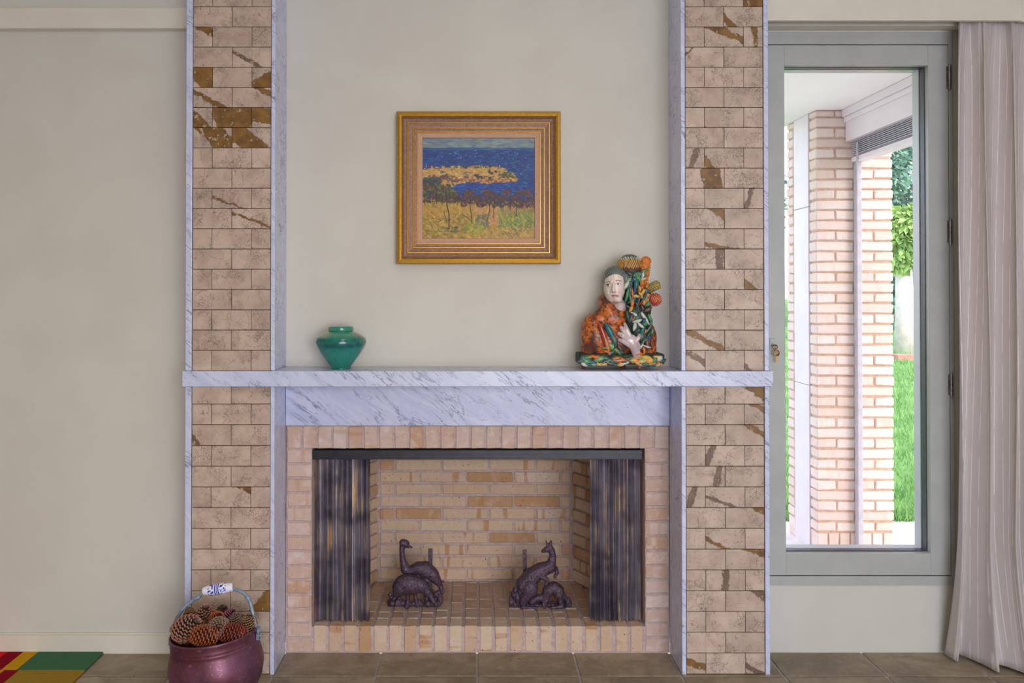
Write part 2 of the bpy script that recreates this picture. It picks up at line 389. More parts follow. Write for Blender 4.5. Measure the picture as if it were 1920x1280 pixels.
# ------------------------------------------------------------------ tiled piers
def pier(label, xo0, xo1, xt0, xt1, xi0, xi1, bands_hi, bands_lo):
    """xo: outer slab, xt: tiles, xi: inner slab"""
    t = thing('fireplace_pier', label, 'pier', ((xt0 + xt1) / 2, PF, 0))
    loc = lambda o: setattr(o, 'matrix_parent_inverse', Matrix.Translation(-t.location)) or o
    for a, b in ((xo0, xo1), (xi0, xi1)):
        for za, zb_ in ((0, MBOT - .0005), (MT + .0005, ROOM_H - .002)):
            loc(bevel(MB().box((a, PF - .004, za), (b, -.001, zb_)).build('marble_slab', M['marble'], t), .002))
    core_lo = loc(MB().box((xt0, PF + .012, 0), (xt1, -.001, MBOT - .0005)).build('core', M['tgrout'], t))
    core_hi = loc(MB().box((xt0, PF + .012, MT + .0005), (xt1, -.001, ROOM_H - .002)).build('core', M['tgrout'], t))
    def rows(z0, z1, pitch, bands, core):
        k = 0; z = z0
        while z < z1 - .02:
            h = min(pitch, z1 - z)
            w = xt1 - xt0; cuts = [0, .25, .75, 1] if k % 2 == 0 else [0, .5, 1]
            for c in range(len(cuts) - 1):
                a, b = xt0 + w * cuts[c] + .0010, xt0 + w * cuts[c+1] - .0010
                if c == 0: a += .0016
                if c == len(cuts) - 2: b -= .0016
                o = link('tile', brickmesh(b - a, h - .0022, .014, M['tile'], 0, .0008, 1), core, (( a + b) / 2, PF + .007 + R.uniform(-.0006, .0006), z + h / 2))
                ang, plc, wid, och = bands.get((k, c), (0, 0, 0, 0))
                o['band_angle'] = math.radians(float(ang)); o['band_place'] = float(plc); o['band_width'] = float(wid); o['band_ochre'] = float(och)
            k += 1; z += pitch
    rows(MT, ROOM_H - .01, 0.0770, bands_hi, core_hi)
    rows(0.002, MBOT, 0.0784, bands_lo, core_lo)
    return t
# (row, column): (direction of the band normal in degrees, offset m, half width m, 1 = ochre / 0 = brown)
pier('marble-edged tiled pier between plain cream wall and mantel, behind the pinecone pot', XLO, XLT, XLT, XLI0, XLI0, XLI1,
     {(16, 0): (60, .030, .013, 1), (15, 1): (60, -.018, .006, 0), (14, 0): (40, .01, .04, 1), (14, 2): (120, -.03, .034, 1), (13, 0): (62, -.014, .008, 1),
      (13, 1): (60, .046, .011, 1), (12, 0): (45, -.032, .028, 1), (12, 1): (20, .01, .075, 1), (12, 2): (80, .01, .03, 1), (11, 0): (45, .015, .036, 1), (11, 1): (50, -.02, .036, 1),
      (8, 1): (70, -.02, .003, 1), (7, 1): (70, -.004, .004, 1)},
     {(3, 1): (140, -.05, .03, 1), (8, 1): (60, .057, .012, 1), (11, 0): (30, -.065, .008, 0)})
pier('marble-edged tiled pier between mantel and the glazed window', XRI1 * 0 + P(1432, 400, PF).x, XRO, XRI1, P(1432, 400, PF).x, XRI0, XRI1,
     {(17, 1): (45, -.055, .012, 1), (18, 2): (90, .0, .06, 1), (18, 0): (30, .03, .008, 0), (16, 1): (68, .018, .013, 1), (16, 2): (5, .008, .008, 1), (15, 0): (-50, -.055, .003, 0),
      (10, 0): (-20, -.002, .010, 0), (9, 0): (10, .025, .036, 1), (8, 2): (-15, -.018, .008, 0), (7, 0): (55, .052, .014, 1), (6, 1): (80, -.034, .008, 1),
      (5, 0): (0, .055, .015, 0), (4, 2): (50, -.035, .014, 1), (1, 0): (62, .0, .010, 1), (0, 0): (55, .012, .010, 0), (0, 2): (50, -.04, .010, 0), (10, 1): (40, -.062, .012, 1)},
     {(13, 1): (50, .046, .020, 1), (12, 2): (55, .034, .010, 1), (11, 1): (58, .040, .009, 1), (10, 1): (-22, -.056, .011, 0), (9, 0): (-12, .045, .011, 0),
      (8, 0): (-15, -.015, .012, 0), (8, 1): (70, -.024, .006, 0), (7, 1): (60, .058, .014, 1), (6, 1): (62, -.034, .008, 1), (5, 1): (70, .046, .014, 1), (4, 1): (-5, .0, .012, 0),
      (3, 1): (55, .056, .014, 0), (0, 0): (75, -.004, .012, 1), (0, 2): (60, -.024, .010, 0)})

# mantel shelf and marble lintel
mx0, mx1 = XLO - .006, XRO + .010
tag(bevel(MB().box((mx0, -.222, MBOT), (mx1, -.001, MT)).build('mantel_shelf', M['marble']), .0025), 'long grey-veined white marble mantel shelf spanning both tiled piers', 'mantel')
lz0 = P(700, 797.5, -.008).z
tag(bevel(MB().box((XLI1 + .001, -.012, lz0), (XRI0 - .001, -.0005, MBOT - .001)).build('marble_lintel', M['marble']), .002), 'flat grey-veined marble panel above the soldier bricks of the fireplace', 'marble panel')

# ------------------------------------------------------------------ brick fireplace
OX0, OX1 = P(586, 1000, 0).x, P(1208, 1000, 0).x
OZ1, HZ = P(800, 842, 0).z, P(800, 1172.5, 0).z
FBY = 0.54
BX0, BX1 = P(711, 980, FBY).x, P(1071, 980, FBY).x
FX0, FX1 = XLI1 + .001, XRI0 - .001
fp = thing('brick_fireplace', 'open fireplace of pale cream and orange bricks under the marble lintel', 'fireplace', ((OX0 + OX1) / 2, 0, 0))
FPL = Matrix.Translation(-fp.location)
def fpart(o): o.matrix_parent_inverse = FPL; return o
FZT = lz0 - .002
mo = MB().box((FX0, .005, 0), (OX0 - .004, .099, FZT)).box((OX1 + .004, .005, 0), (FX1, .099, FZT)).box((OX0 - .004, .005, OZ1 + .004), (OX1 + .004, .099, FZT))
facing = fpart(mo.build('facing', M['mortar'], fp))
mo = MB().box((OX0 - .004, .004, 0), (OX1 + .004, .099, HZ - .005)).prism([(OX0 - .004, .099), (OX1 + .004, .099), (BX1, FBY), (BX0, FBY)], 0, HZ - .005)
hearth = fpart(mo.build('hearth', M['mortar'], fp))
mo = MB().box((BX0 - .1, FBY + .005, 0), (BX1 + .1, FBY + .1, FZT))
for sx, a, b in ((-1, OX0, BX0), (1, OX1, BX1)):
    q = sx * .005
    mo.prism([(a + q, .10), (b + q, FBY + .02), (b + q + sx * .3, FBY + .02), (a + q + sx * .2, .10)][::sx], 0, FZT)
mo.box((OX0 - .1, .1, OZ1 + .045), (OX1 + .1, FBY + .1, FZT))
firebox = fpart(mo.build('firebox', M['mortar'], fp))
def brick(L, H, D, mat, x, y, z, rz=0.0, ry=0.0, parent=None):
    o = link('brick', brickmesh(L, H, D, mat), parent, (x, y, z), (0, ry, rz)); return o
# soldier course over the opening
n = 25; pw = (FX1 - FX0) / n
for i in range(n):
    brick(lz0 - OZ1 - .006, pw - .0095, .09, M['brick_face'], FX0 + pw * (i + .5), .045 + R.uniform(-.0015, .0015), (lz0 + OZ1) / 2, ry=math.pi / 2, parent=facing)
# jambs
pit = OZ1 / 14
for s, a, b in ((0, FX0, OX0), (1, OX1, FX1)):
    for k in range(14):
        brick(b - a - .010, pit - .0085, .10, M['brick_face'], (a + b) / 2, .05 + R.uniform(-.002, .002), pit * (k + .5), parent=facing)
# soldier course of the raised hearth edge, and the hearth bricks behind it
n = 22; pw = (OX1 - OX0) / n
for i in range(n):
    x = OX0 + pw * (i + .5)
    brick(HZ - .006, pw - .0125, .08, M['brick_box'], x, .04 + R.uniform(-.0015, .0015), HZ / 2 + .001, ry=math.pi / 2, parent=hearth)
    y = .083
    first = True
    while y < FBY - .01:
        L = (R.uniform(.05, .11) if first else .11); first = False
        y1 = min(y + L, FBY)
        xs = OX0 + (BX0 - OX0) * max(0, (y - .1)) / (FBY - .1), OX1 + (BX1 - OX1) * max(0, (y - .1)) / (FBY - .1)
        if y1 - y > .015 and xs[0] - .02 < x < xs[1] + .02:
            brick(y1 - y - .005, .05, pw - .012, M['brick_hearth'], x, (y + y1) / 2, HZ - .025 + R.uniform(-.001, .001), rz=math.pi / 2, parent=hearth)
        y += L
# back wall and splayed sides of the firebox
cp = 0.0562
for k in range(11):
    z = HZ + cp * (k + .5); z = HZ + .006 + cp * (k + .5) - .004
    x = BX0 - (.115 if k % 2 else 0.0) - .03
    while x < BX1 - .012:
        a, b = max(x, BX0), min(x + .218, BX1)
        if b - a > .02: brick(b - a - .010, cp - .010, .05, M['brick_box'], (a + b) / 2, FBY + .025 + R.uniform(-.0015, .0015), z, parent=firebox)
        x += .218
    for sx, ax, bx in ((-1, OX0, BX0), (1, OX1, BX1)):
        d = Vector((bx - ax, FBY - .10)); Ln = d.length; d /= Ln; nrm = Vector((-d.y * -sx, d.x * -sx)) * -1
        nrm = Vector((sx * d.y, -sx * d.x)); nrm = nrm if nrm.x * sx > 0 else -nrm
        s = Ln + (.11 if k % 2 else .0)
        while s > 0.03:
            a, b = max(s - .225, 0.004), min(s, Ln - .002)
            if b - a > .03:
                c = Vector((ax, .10)) + d * ((a + b) / 2) + nrm * .025
                brick(b - a - .010, cp - .010, .05, M['brick_box'], c.x, c.y, z, rz=math.atan2(d.y, d.x), parent=firebox)
            s -= .225

# spark screen: rail and two bunched chain-mesh curtains
ra = thing('screen_rail', 'long black metal curtain rail under the top soldier bricks', 'rail', ((OX0 + OX1) / 2, .03, OZ1 - .02))
rz0, rz1 = P(800, 860.5, .02).z, P(800, 843, .02).z
rx0, rx1 = P(586.5, 850, .02).x, P(1203.5, 850, .02).x
RI = Matrix.Translation(-ra.location)
o = bevel(MB().box((rx0, .012, rz0), (rx1, .03, rz1)).box((rx0, .03, rz1 - .004), (rx1, .075, rz1)).build('cover', M['black'], ra), .0015); o.matrix_parent_inverse = RI
o = MB().tube([(rx0 + .005, .05, rz0 + .012), (rx1 - .005, .05, rz0 + .012)], .004).build('rod', M['black'], ra); o.matrix_parent_inverse = RI

def chainmat():
    m, nt, b = newmat('chain_mesh')
    co = objco(nt)
    n = noise_(nt, nd(nt, 'ShaderNodeMapping', {'Vector': co, 'Scale': (1, 1, .06)}).outputs[0], 70, 2)
    c = mixc(nt, smooth(nt, n, 0.50, 0.66), C(150, 145, 160), C(226, 198, 160))
    c = mixc(nt, smooth(nt, noise_(nt, co, 9, 2), 0.35, 0.7), c, C(104, 99, 116))
    nt.links.new(c, b.inputs['Base Color']); b.inputs['Metallic'].default_value = 0.7; b.inputs['Roughness'].default_value = 0.4
    return m
M['chain'] = chainmat()
def mesh_curtain(label, x0, x1, seed):
    r = random.Random(seed)
    z1, z0 = rz0 + .006, HZ + .002
    t = thing('chain_curtain', label, 'fire curtain', ((x0 + x1) / 2, .05, z0))
    inv = Matrix.Translation(-t.location)
    NS = 18; mb = MB(); rows = 92; dz = (z1 - z0) / rows
    ph = [r.uniform(0, 6.28) for _ in range(3)]
    def path(u, z):
        f = (z - z0) / (z1 - z0)
        a = u * 2 * math.pi * 8 + 1.3 * math.sin(u * 19 + ph[0])
        x = x0 + .006 + u * (x1 - x0 - .012) + .0022 * math.sin(2 * a + .6) + .002 * math.sin(5 * f + 9 * u + ph[1]) * (1 - f)
        y = .052 + (.009 + .002 * math.sin(7 * u + ph[2])) * math.sin(a)
        return x, y
    hw = .0026
    for i in range(NS * 2):
        u = (i + .5) / (NS * 2); sg = 1 if i % 2 else -1
        end = z0 + r.uniform(0, .004)
        for k in range(rows):
            z = z0 + (k + .5) * dz
            if z < end: continue
            xa, ya = path(u - .5 / (NS * 2), z); xb, yb = path(u + .5 / (NS * 2), z)
            tx, ty = xb - xa, yb - ya; L = math.hypot(tx, ty) + 1e-9; nx, ny = ty / L * .0011, -tx / L * .0011
            h = dz * .42; sl = sg * dz * .55
            A = [(xa + nx, ya + ny, z - sl - h), (xb + nx, yb + ny, z + sl - h), (xb + nx, yb + ny, z + sl + h), (xa + nx, ya + ny, z - sl + h)]
            mid = [((p[0] + q[0]) / 2 + nx * .9, (p[1] + q[1]) / 2 + ny * .9, (p[2] + q[2]) / 2) for p, q in ((A[0], A[1]), (A[3], A[2]))]
            B = [(p[0] - 2 * nx, p[1] - 2 * ny, p[2]) for p in A]
            # bowed link: two front facets, closed behind
            mb.add([A[0], mid[0], A[1], A[2], mid[1], A[3], B[0], B[1], B[2], B[3]],
                   [(0, 1, 4, 5), (1, 2, 3, 4), (7, 6, 9, 8), (6, 0, 5, 9), (2, 7, 8, 3)])
    o = mb.build('mesh', M['chain'], t); o['kind'] = 'stuff'; o.matrix_parent_inverse = inv
    for i in range(9):
        xx = x0 + .012 + i * (x1 - x0 - .024) / 8
        mbr = MB(); mbr.tube([(xx, .05 + .009 * math.cos(a), rz0 + .012 + .009 * math.sin(a)) for a in [k * math.pi / 5 for k in range(11)]], .0012, 5, cap=False)
        o = mbr.build('ring', M['black'], t); o.matrix_parent_inverse = inv
mesh_curtain('bunched dark chain-mesh fire curtain hanging beside the emu andiron', P(587, 1000, .05).x, P(696, 1000, .05).x, 3)
mesh_curtain('bunched dark chain-mesh fire curtain hanging beside the kangaroo andiron', P(1104, 1000, .05).x, P(1204, 1000, .05).x, 5)

# ------------------------------------------------------------------ window, glass, hinges, lock
win = struct(thing('window_1', 'grey-framed casement window', 'window', (WX0, 0, WZ0)))
del win['label']; del win['category']
WI = Matrix.Translation(-win.location)
def wpart(o): o.matrix_parent_inverse = WI; return o
def ring(mb, x0, x1, z0, z1, ax0, ax1, az0, az1, y0, y1):
    """rectangular frame: outer x0..x1,z0..z1, hole ax0..ax1,az0..az1"""
    mb.box((x0, y0, z0), (ax0, y1, z1)).box((ax1, y0, z0), (x1, y1, z1)).box((ax0, y0, az1), (ax1, y1, z1)).box((ax0, y0, z0), (ax1, y1, az0)); return mb
zt = lambda y, Y=0: P(1600, y, Y).z
xt = lambda x, Y=0: P(x, 600, Y).x
WY = -.006
sx0, sx1, sz0, sz1 = WX0 + .012, xt(1778.5), zt(1077), zt(85.5)       # sash outside
gx0, gx1, gz0, gz1 = xt(1471), xt(1741), zt(1036), zt(123.5)           # daylight opening
wpart(bevel(ring(MB(), WX0, WX1, WZ0, WZ1, sx0 - .003, sx1 + .003, sz0 - .004, sz1 + .004, WY, .115).build('frame', M['alu'], win), .0015, 1))
wpart(ring(MB(), WX0 + .001, WX1 - .001, WZ0 + .001, WZ1 - .001, sx0 + .02, sx1 - .02, sz0 + .02, sz1 - .02, .016, .035).build('seal', M['alud'], win))
sa = MB()
sa.box((sx0, WY - .002, sz0), (gx0, .034, sz1)).box((gx1, WY - .002, sz0), (sx1, .034, sz1))
sa.box((gx0, WY - .0015, gz1), (gx1, .034, sz1)).box((gx0, WY - .0015, sz0), (gx1, .034, gz0))
sash = wpart(bevel(sa.build('sash', M['alu'], win), .0015, 1))
wpart(ring(MB(), gx0 - .01, gx1 + .01, gz0 - .01, gz1 + .01, gx0 + .002, gx1 - .003, gz0 + .003, gz1 - .002, .020, .050).build('glazing_bead', M['alud'], win))
wpart(ring(MB(), sx0, sx1 + .004, sz0, sz1, gx0 - .012, gx1 - .004, gz0 + .001, gz1 - .001, .062, .112).build('outer_frame', M['alu'], win))
def glass():
    m, nt, b = newmat('window_glass')
    out = nt.nodes['Material Output']
    tr = nd(nt, 'ShaderNodeBsdfTransparent', {0: (0.97, 0.97, 0.99, 1)}); gl = nd(nt, 'ShaderNodeBsdfGlossy', {'Roughness': 0.02})
    fr = nd(nt, 'ShaderNodeFresnel', {0: 1.5})
    wob = noise_(nt, objco(nt), 2, 1)
    f = math_(nt, 'MULTIPLY', fr.outputs[0], math_(nt, 'MULTIPLY_ADD', wob, .1, .85))
    mx = nd(nt, 'ShaderNodeMixShader', {0: f, 1: tr.outputs[0], 2: gl.outputs[0]})
    nt.links.new(mx.outputs[0], out.inputs[0]); return m
M['glass'] = glass()
MB().box((gx0 - .006, .040, gz0 - .006), (gx1 + .006, .044, gz1 + .006)).build('pane', M['glass'], sash)
for ya, yb in ((123, 170), (411, 458), (699, 742)):
    a, b = zt(yb), zt(ya); hx = xt(1779.5)
    h = MB().box((hx - .010, WY - .004, a + .006), (hx + .010, WY + .002, b - .006))
    for k in range(3):
        h.tube([(hx, WY - .008, a + (b - a) * k / 3 + .001), (hx, WY - .008, a + (b - a) * (k + 1) / 3 - .001)], .006, 10)
    h.tube([(hx, WY - .008, a - .004), (hx, WY - .008, b + .004)], .003, 8)
    wpart(h.build('hinge', M['steel'], win))
lk = P(1448.5, 645, WY - .004)
lo = MB().box((lk.x - .012, WY - .007, lk.z - .023), (lk.x + .012, WY - .001, lk.z + .023))
wpart(bevel(lo.build('lock_plate', M['alu'], win), .002))
wpart(MB().tube([(lk.x + .003, WY - .007, lk.z - .004), (lk.x + .003, WY - .016, lk.z - .004)], .0085, 14).build('lock_barrel', M['steel'], win))
ky = thing('key', 'small brass key pair hanging from the window lock', 'key', (lk.x + .004, WY - .02, lk.z - .004))
k1 = MB().box((-.0012, -.004, -.004), (.0012, .012, .004)).tube([(.008 * math.cos(a), -.006, -.006 + .008 * math.sin(a)) for a in [k * math.pi / 6 for k in range(13)]], .0022, 6, cap=False)
k1.build('inserted_key', M['brass'], ky)
k2 = MB().tube([(.004 + .009 * math.cos(a), -.008, -.030 + .010 * math.sin(a)) for a in [k * math.pi / 6 for k in range(13)]], .0036, 6, cap=False)
k2.box((.0015, -.0095, -.068), (.0065, -.0070, -.036)).box((.0065, -.0095, -.064), (.0095, -.0070, -.058)).box((.0065, -.0095, -.054), (.0088, -.0070, -.050))
k2.build('hanging_key', M['brass'], ky)

# ------------------------------------------------------------------ curtain
def fabric():
    m, nt, b = newmat('linen'); uv = nd(nt, 'ShaderNodeUVMap', uv_map='cloth').outputs[0]
    s = nd(nt, 'ShaderNodeSeparateXYZ', {0: uv}); u, v = s.outputs[0], s.outputs[1]
    w1 = math_(nt, 'MULTIPLY', math_(nt, 'FRACT', math_(nt, 'MULTIPLY', u, 1 / .028)), 1.0)
    st = smooth(nt, math_(nt, 'ABSOLUTE', math_(nt, 'SUBTRACT', w1, .5)), .055, .03)
    gap = smooth(nt, noise_(nt, nd(nt, 'ShaderNodeMapping', {'Vector': uv, 'Scale': (40, 7, 1)}).outputs[0], 1.0, 2), .36, .5)
    we = noise_(nt, nd(nt, 'ShaderNodeMapping', {'Vector': uv, 'Scale': (60, 420, 1)}).outputs[0], 1.0, 3)
    wf = noise_(nt, nd(nt, 'ShaderNodeMapping', {'Vector': uv, 'Scale': (520, 40, 1)}).outputs[0], 1.0, 2)
    c = mixc(nt, math_(nt, 'MULTIPLY_ADD', we, .6, math_(nt, 'MULTIPLY', wf, .4)), C(184, 175, 172), C(212, 203, 201))
    c = mixc(nt, math_(nt, 'MULTIPLY', st, math_(nt, 'MULTIPLY', gap, .8)), c, C(242, 238, 238))
    nt.links.new(c, b.inputs['Base Color']); b.inputs['Roughness'].default_value = .9; b.inputs['Specular IOR Level'].default_value = .1
    b.inputs['Sheen Weight'].default_value = .15
    bump(nt, b, we, .15, .001)
    return m
M['linen'] = fabric()
def curtain():
    zt_, zb_ = pz + .05, .012
    NU, NV = 220, 90; W = .56
    t = thing('curtain', 'floor-length beige pinstriped linen curtain beside the window', 'curtain', (1.95, -.1, 0))
    grid = []; 
    for j in range(NV + 1):
        f = j / NV; z = zt_ + (zb_ - zt_) * f                       # f: 0 top .. 1 hem
        xl = P(1787.5 - 5 * f - 10 * max(0, f - .55) ** 1.2 * 2.0, 640, -.06).x
        row = []
        for i in range(NU + 1):
            u = i / NU
            # broad hanging folds
            k = 6.0
            a = 2 * math.pi * (k * u + .12 * math.sin(2 * math.pi * (1.3 * u + .2)) + .07 * math.sin(5 * f + 7 * u)) + .3
            A = .030 + .016 * f
            # heading: tight pinch pleats relaxing into the folds
            q = max(0.0, 1 - f / .09)
            y = -.098 - A * (math.sin(a) + .25 * math.sin(2 * a + 1.0 + 2 * f)) * (1 - .62 * q) - q * .016 * math.sin(2 * math.pi * 18 * u) * (.5 + .5 * math.sin(a + 1.2))
            x = xl + u * W + (.024 - .015 * f * f) * (1 - .6 * q) * math.sin(a + 1.9) + q * .004 * math.cos(2 * math.pi * 15 * u)
            # hem kicks out over the floor towards the free side
            kick = max(0, f - .80) / .20; uu = min(1.0, u / .28)
            y -= kick ** 1.6 * (.10 * uu) - (.055 * kick ** 2 * (1 - uu))
            x += -.010 * kick * (1 - uu)
            if i < 6: y += (6 - i) * .003 * f
            row.append((x, y, z))
        grid.append(row)
    V = [p for r in grid for p in r]; F = []
    for j in range(NV):
        for i in range(NU):
            o = j * (NU + 1) + i; F.append((o, o + 1, o + NU + 2, o + NU + 1))
    m = bpy.data.meshes.new('cloth'); m.from_pydata(V, [], F); m.materials.append(M['linen'])
    m.polygons.foreach_set('use_smooth', [True] * len(F))
    arc = [0]; mid = grid[NV // 2]
    for i in range(NU): arc.append(arc[-1] + (Vector(mid[i+1]) - Vector(mid[i])).length)
    uvl = m.uv_layers.new(name='cloth'); vi = np.empty(len(m.loops), dtype=np.int32); m.loops.foreach_get('vertex_index', vi)
    uvs = np.array([[arc[k % (NU + 1)], (k // (NU + 1)) / NV * 2.5] for k in range(len(V))], dtype=np.float32)[vi]
    uvl.data.foreach_set('uv', uvs.ravel())
    o = link('cloth', m, t); o.matrix_parent_inverse = Matrix.Translation(-t.location)
    sd = o.modifiers.new('thick', 'SOLIDIFY'); sd.thickness = .0015
    # stitched hem: a narrow raised line
    hb = MB()
    jh = int(NV * .955)
    hb.tube([(p[0], p[1] - .001, p[2]) for p in grid[jh][::2]], .0009, 4)
    h = hb.build('hem_seam', M['linen'], t); h.data.uv_layers.new(name='cloth'); h.matrix_parent_inverse = Matrix.Translation(-t.location)
    tr = MB().box((1.92, -.112, pz + .045), (ROOM_R, -.088, pz + .058)).build('curtain_track', M['trim'], t); tr.matrix_parent_inverse = Matrix.Translation(-t.location)
curtain()

# ------------------------------------------------------------------ painting
def gold(name, c1, c2, rough=.35, metal=.75):
    return pm(name, c1, c2, 260, rough, metal, bmp=.2, bdist=.0006, lo=.3, hi=.75)
M['gold'] = gold('gilt', C(202, 158, 66), C(172, 126, 46)); M['cove'] = pm('frame_cove', C(150, 116, 98), C(132, 98, 82), 90, .5, .15)
M['slip'] = pm('frame_slip', C(196, 156, 132), C(188, 148, 124), 120, .6)
def make_painting():
    Yw = -.002; Yf = -.040
    L, Rr, T, B = P(743.5, 350, Yf).x, P(1051.5, 350, Yf).x, P(900, 208.5, Yf).z, P(900, 494.5, Yf).z
    t = thing('painting', 'gilt-framed oil painting of a blue bay and headland on the cream chimney wall', 'painting', ((L + Rr) / 2, Yw, B))
    inv = Matrix.Translation(-t.location)
    s = (Rr - L) / 308
    # profile rings: (inset px, depth from wall) with a part per moulding
    segs = [('outer_moulding', M['gold'], [(0, .0), (0, -.036), (2, -.042), (6, -.044), (9.5, -.041), (11, -.036)]),
            ('cove', M['cove'], [(11, -.036), (14, -.029), (18, -.026), (19.5, -.027)]),
            ('gilt_bead', M['gold'], [(19.5, -.027), (20.4, -.0295), (21.6, -.0295), (22.4, -.027)]),
            ('inner_cove', M['cove'], [(22.4, -.027), (26, -.025), (29.4, -.024)]),
            ('gilt_bead', M['gold'], [(29.4, -.024), (30.2, -.028), (31.4, -.028), (32.2, -.0225)]),
            ('step', M['cove'], [(32.2, -.0225), (36.6, -.0215)]),
            ('gilt_bead', M['gold'], [(36.6, -.0215), (37.3, -.0245), (38.6, -.0245), (39.4, -.0195)]),
            ('slip', M['slip'], [(39.4, -.0195), (47.8, -.0165), (48.6, -.010)])]
    for nm, mt, pr in segs:
        mb = MB(); vsx = []
        for d, y in pr:
            q = d * s; vsx.append([(L + q, Yw + y, B + q), (Rr - q, Yw + y, B + q), (Rr - q, Yw + y, T - q), (L + q, Yw + y, T - q)])
        flat_ = [p for r in vsx for p in r]
        mb.add(flat_, [(4*i+k, 4*i+(k+1) % 4, 4*(i+1)+(k+1) % 4, 4*(i+1)+k) for i in range(len(pr)-1) for k in range(4)])
        o = mb.build(nm, mt, t); o.matrix_parent_inverse = inv
    o = MB().box((L + .004, Yw - .006, B + .004), (Rr - .004, Yw, T - .004)).build('backing', M['cove'], t); o.matrix_parent_inverse = inv
    # the picture itself: brushed strokes laid on a fine grid
    NX, NY = 300, 272
    rr = np.random.RandomState(4); img = np.zeros((NY, NX, 3)); S = lambda *c: np.array([x / 255 for x in c])
    yy, xx = np.mgrid[0:NY, 0:NX]; U = xx / NX; Vv = yy / NY
    def stroke(u, v, ln, wd, ang, col, al=.85):
        cx, cy = u * NX, v * NY; ln *= NX; wd *= NX; rad = int(max(ln, wd)) + 2
        x0, x1, y0, y1 = max(0, int(cx - rad)), min(NX, int(cx + rad) + 1), max(0, int(cy - rad)), min(NY, int(cy + rad) + 1)
        if x1 <= x0 or y1 <= y0: return
        X, Yq = xx[y0:y1, x0:x1] - cx, yy[y0:y1, x0:x1] - cy; c, sn = math.cos(ang), math.sin(ang)
        a, b = (X * c + Yq * sn) / ln, (-X * sn + Yq * c) / wd
        k = np.clip(1.3 - (a * a + b * b) * 1.3, 0, 1)[..., None] * al
        img[y0:y1, x0:x1] = img[y0:y1, x0:x1] * (1 - k) + np.clip(col, 0, 1) * k
    def fill(n, u0, u1, v0, v1, pal, ln, wd, ang=0, aj=.3, test=None, al=.85, jit=.05):
        for _ in range(n):
            u, v = rr.uniform(u0, u1), rr.uniform(v0, v1)
            if test and not test(u, v): continue
            c = pal[rr.randint(len(pal))] * (1 + rr.uniform(-jit * 2, jit * 2)) + rr.uniform(-jit, jit, 3) * .4
            stroke(u, v, ln * rr.uniform(.6, 1.4), wd * rr.uniform(.6, 1.4), ang + rr.uniform(-aj, aj), c, al)
    img[:] = S(26, 66, 130); img[:int(.1 * NY)] = S(120, 138, 146)
    fill(160, 0, 1, 0, .09, [S(128, 146, 152), S(112, 136, 150), S(142, 150, 142), S(104, 122, 142)], .05, .012)
    fill(900, 0, 1, .105, .47, [S(20, 56, 122), S(30, 80, 150), S(22, 48, 104), S(40, 96, 164), S(28, 62, 138)], .024, .006)
    fill(60, 0, 1, .095, .12, [S(60, 104, 150), S(36, 84, 146)], .05, .005, 0, .05)
    fill(50, .55, 1, .13, .40, [S(150, 172, 196), S(120, 150, 188)], .008, .003, 0, .3)
    fill(14, .1, .5, .12, .2, [S(150, 168, 190)], .010, .003, 0, .2)
    poly = [(0, .31), (.1, .30), (.2, .285), (.45, .275), (.70, .29), (.78, .335), (.83, .375), (.845, .425), (.70, .44), (.58, .455), (.42, .43), (.30, .47), (0, .52)]
    def inside(u, v):
        r = False; n = len(poly)
        for i in range(n):
            (a, b), (c, d) = poly[i], poly[(i+1) % n]
            if (b > v) != (d > v) and u < (c - a) * (v - b) / (d - b) + a: r = not r
        return r
    fill(1500, 0, .86, .27, .52, [S(206, 164, 88), S(198, 152, 80), S(212, 172, 98), S(190, 140, 76), S(194, 160, 84)], .022, .009, .1, .4, inside)
    fill(110, .02, .84, .38, .45, [S(150, 86, 58), S(120, 66, 60), S(196, 128, 84)], .014, .008, 0, .5, inside)
    fill(60, .68, .83, .33, .39, [S(70, 84, 52), S(92, 90, 56)], .012, .008, 0, .6, inside)
    fill(70, .2, .72, .27, .295, [S(50, 66, 50), S(66, 70, 54), S(96, 84, 50)], .008, .006, 1.5, .4)
    fill(26, 0, .17, .28, .305, [S(176, 56, 48), S(214, 196, 176), S(150, 60, 54)], .010, .005)
    fill(40, .05, .3, .36, .44, [S(104, 74, 60), S(84, 66, 66), S(120, 90, 60)], .014, .010, .2, .6)
    for u, v in ((.38, .30), (.59, .335), (.62, .345), (.65, .335), (.48, .37), (.50, .385), (.53, .39), (.60, .40)):
        for _ in range(5): stroke(u + rr.uniform(-.012, .012), v + rr.uniform(-.01, .01), .010, .008, rr.uniform(0, 3), S(48, 52, 50) * rr.uniform(.8, 1.3))
    for u, v in ((.30, .355), (.15, .345), (.12, .29), (.33, .39), (.46, .33)): stroke(u, v, .010, .006, .1, S(226, 214, 200))
    stroke(.686, .278, .005, .016, 0, S(226, 220, 214)); stroke(.66, .275, .002, .014, 0, S(90, 100, 120))
    fill(46, .17, .32, .30, .40, [S(230, 196, 124)], .022, .003, .55, .1, lambda u, v: abs((v - .30) - (u - .19) * .75) < .012)
    fill(500, .28, 1, .445, .60, [S(16, 56, 146), S(26, 76, 168), S(14, 44, 120), S(34, 90, 170)], .024, .007, 0, .3, lambda u, v: v > .455 or u > .62)
    fill(26, .35, .98, .47, .56, [S(80, 124, 176), S(66, 140, 150)], .010, .003)
    fill(170, 0, .16, .40, .50, [S(46, 60, 84), S(58, 76, 80), S(74, 92, 66), S(60, 56, 70)], .018, .012, .2, .6)
    fill(360, 0, .32, .46, .60, [S(82, 88, 46), S(100, 98, 48), S(64, 66, 50), S(96, 62, 50), S(60, 48, 56), S(120, 116, 56)], .018, .012, 1.2, .8, lambda u, v: u < .30 + .05 * math.sin(v * 60) - max(0, .52 - v) * .9)
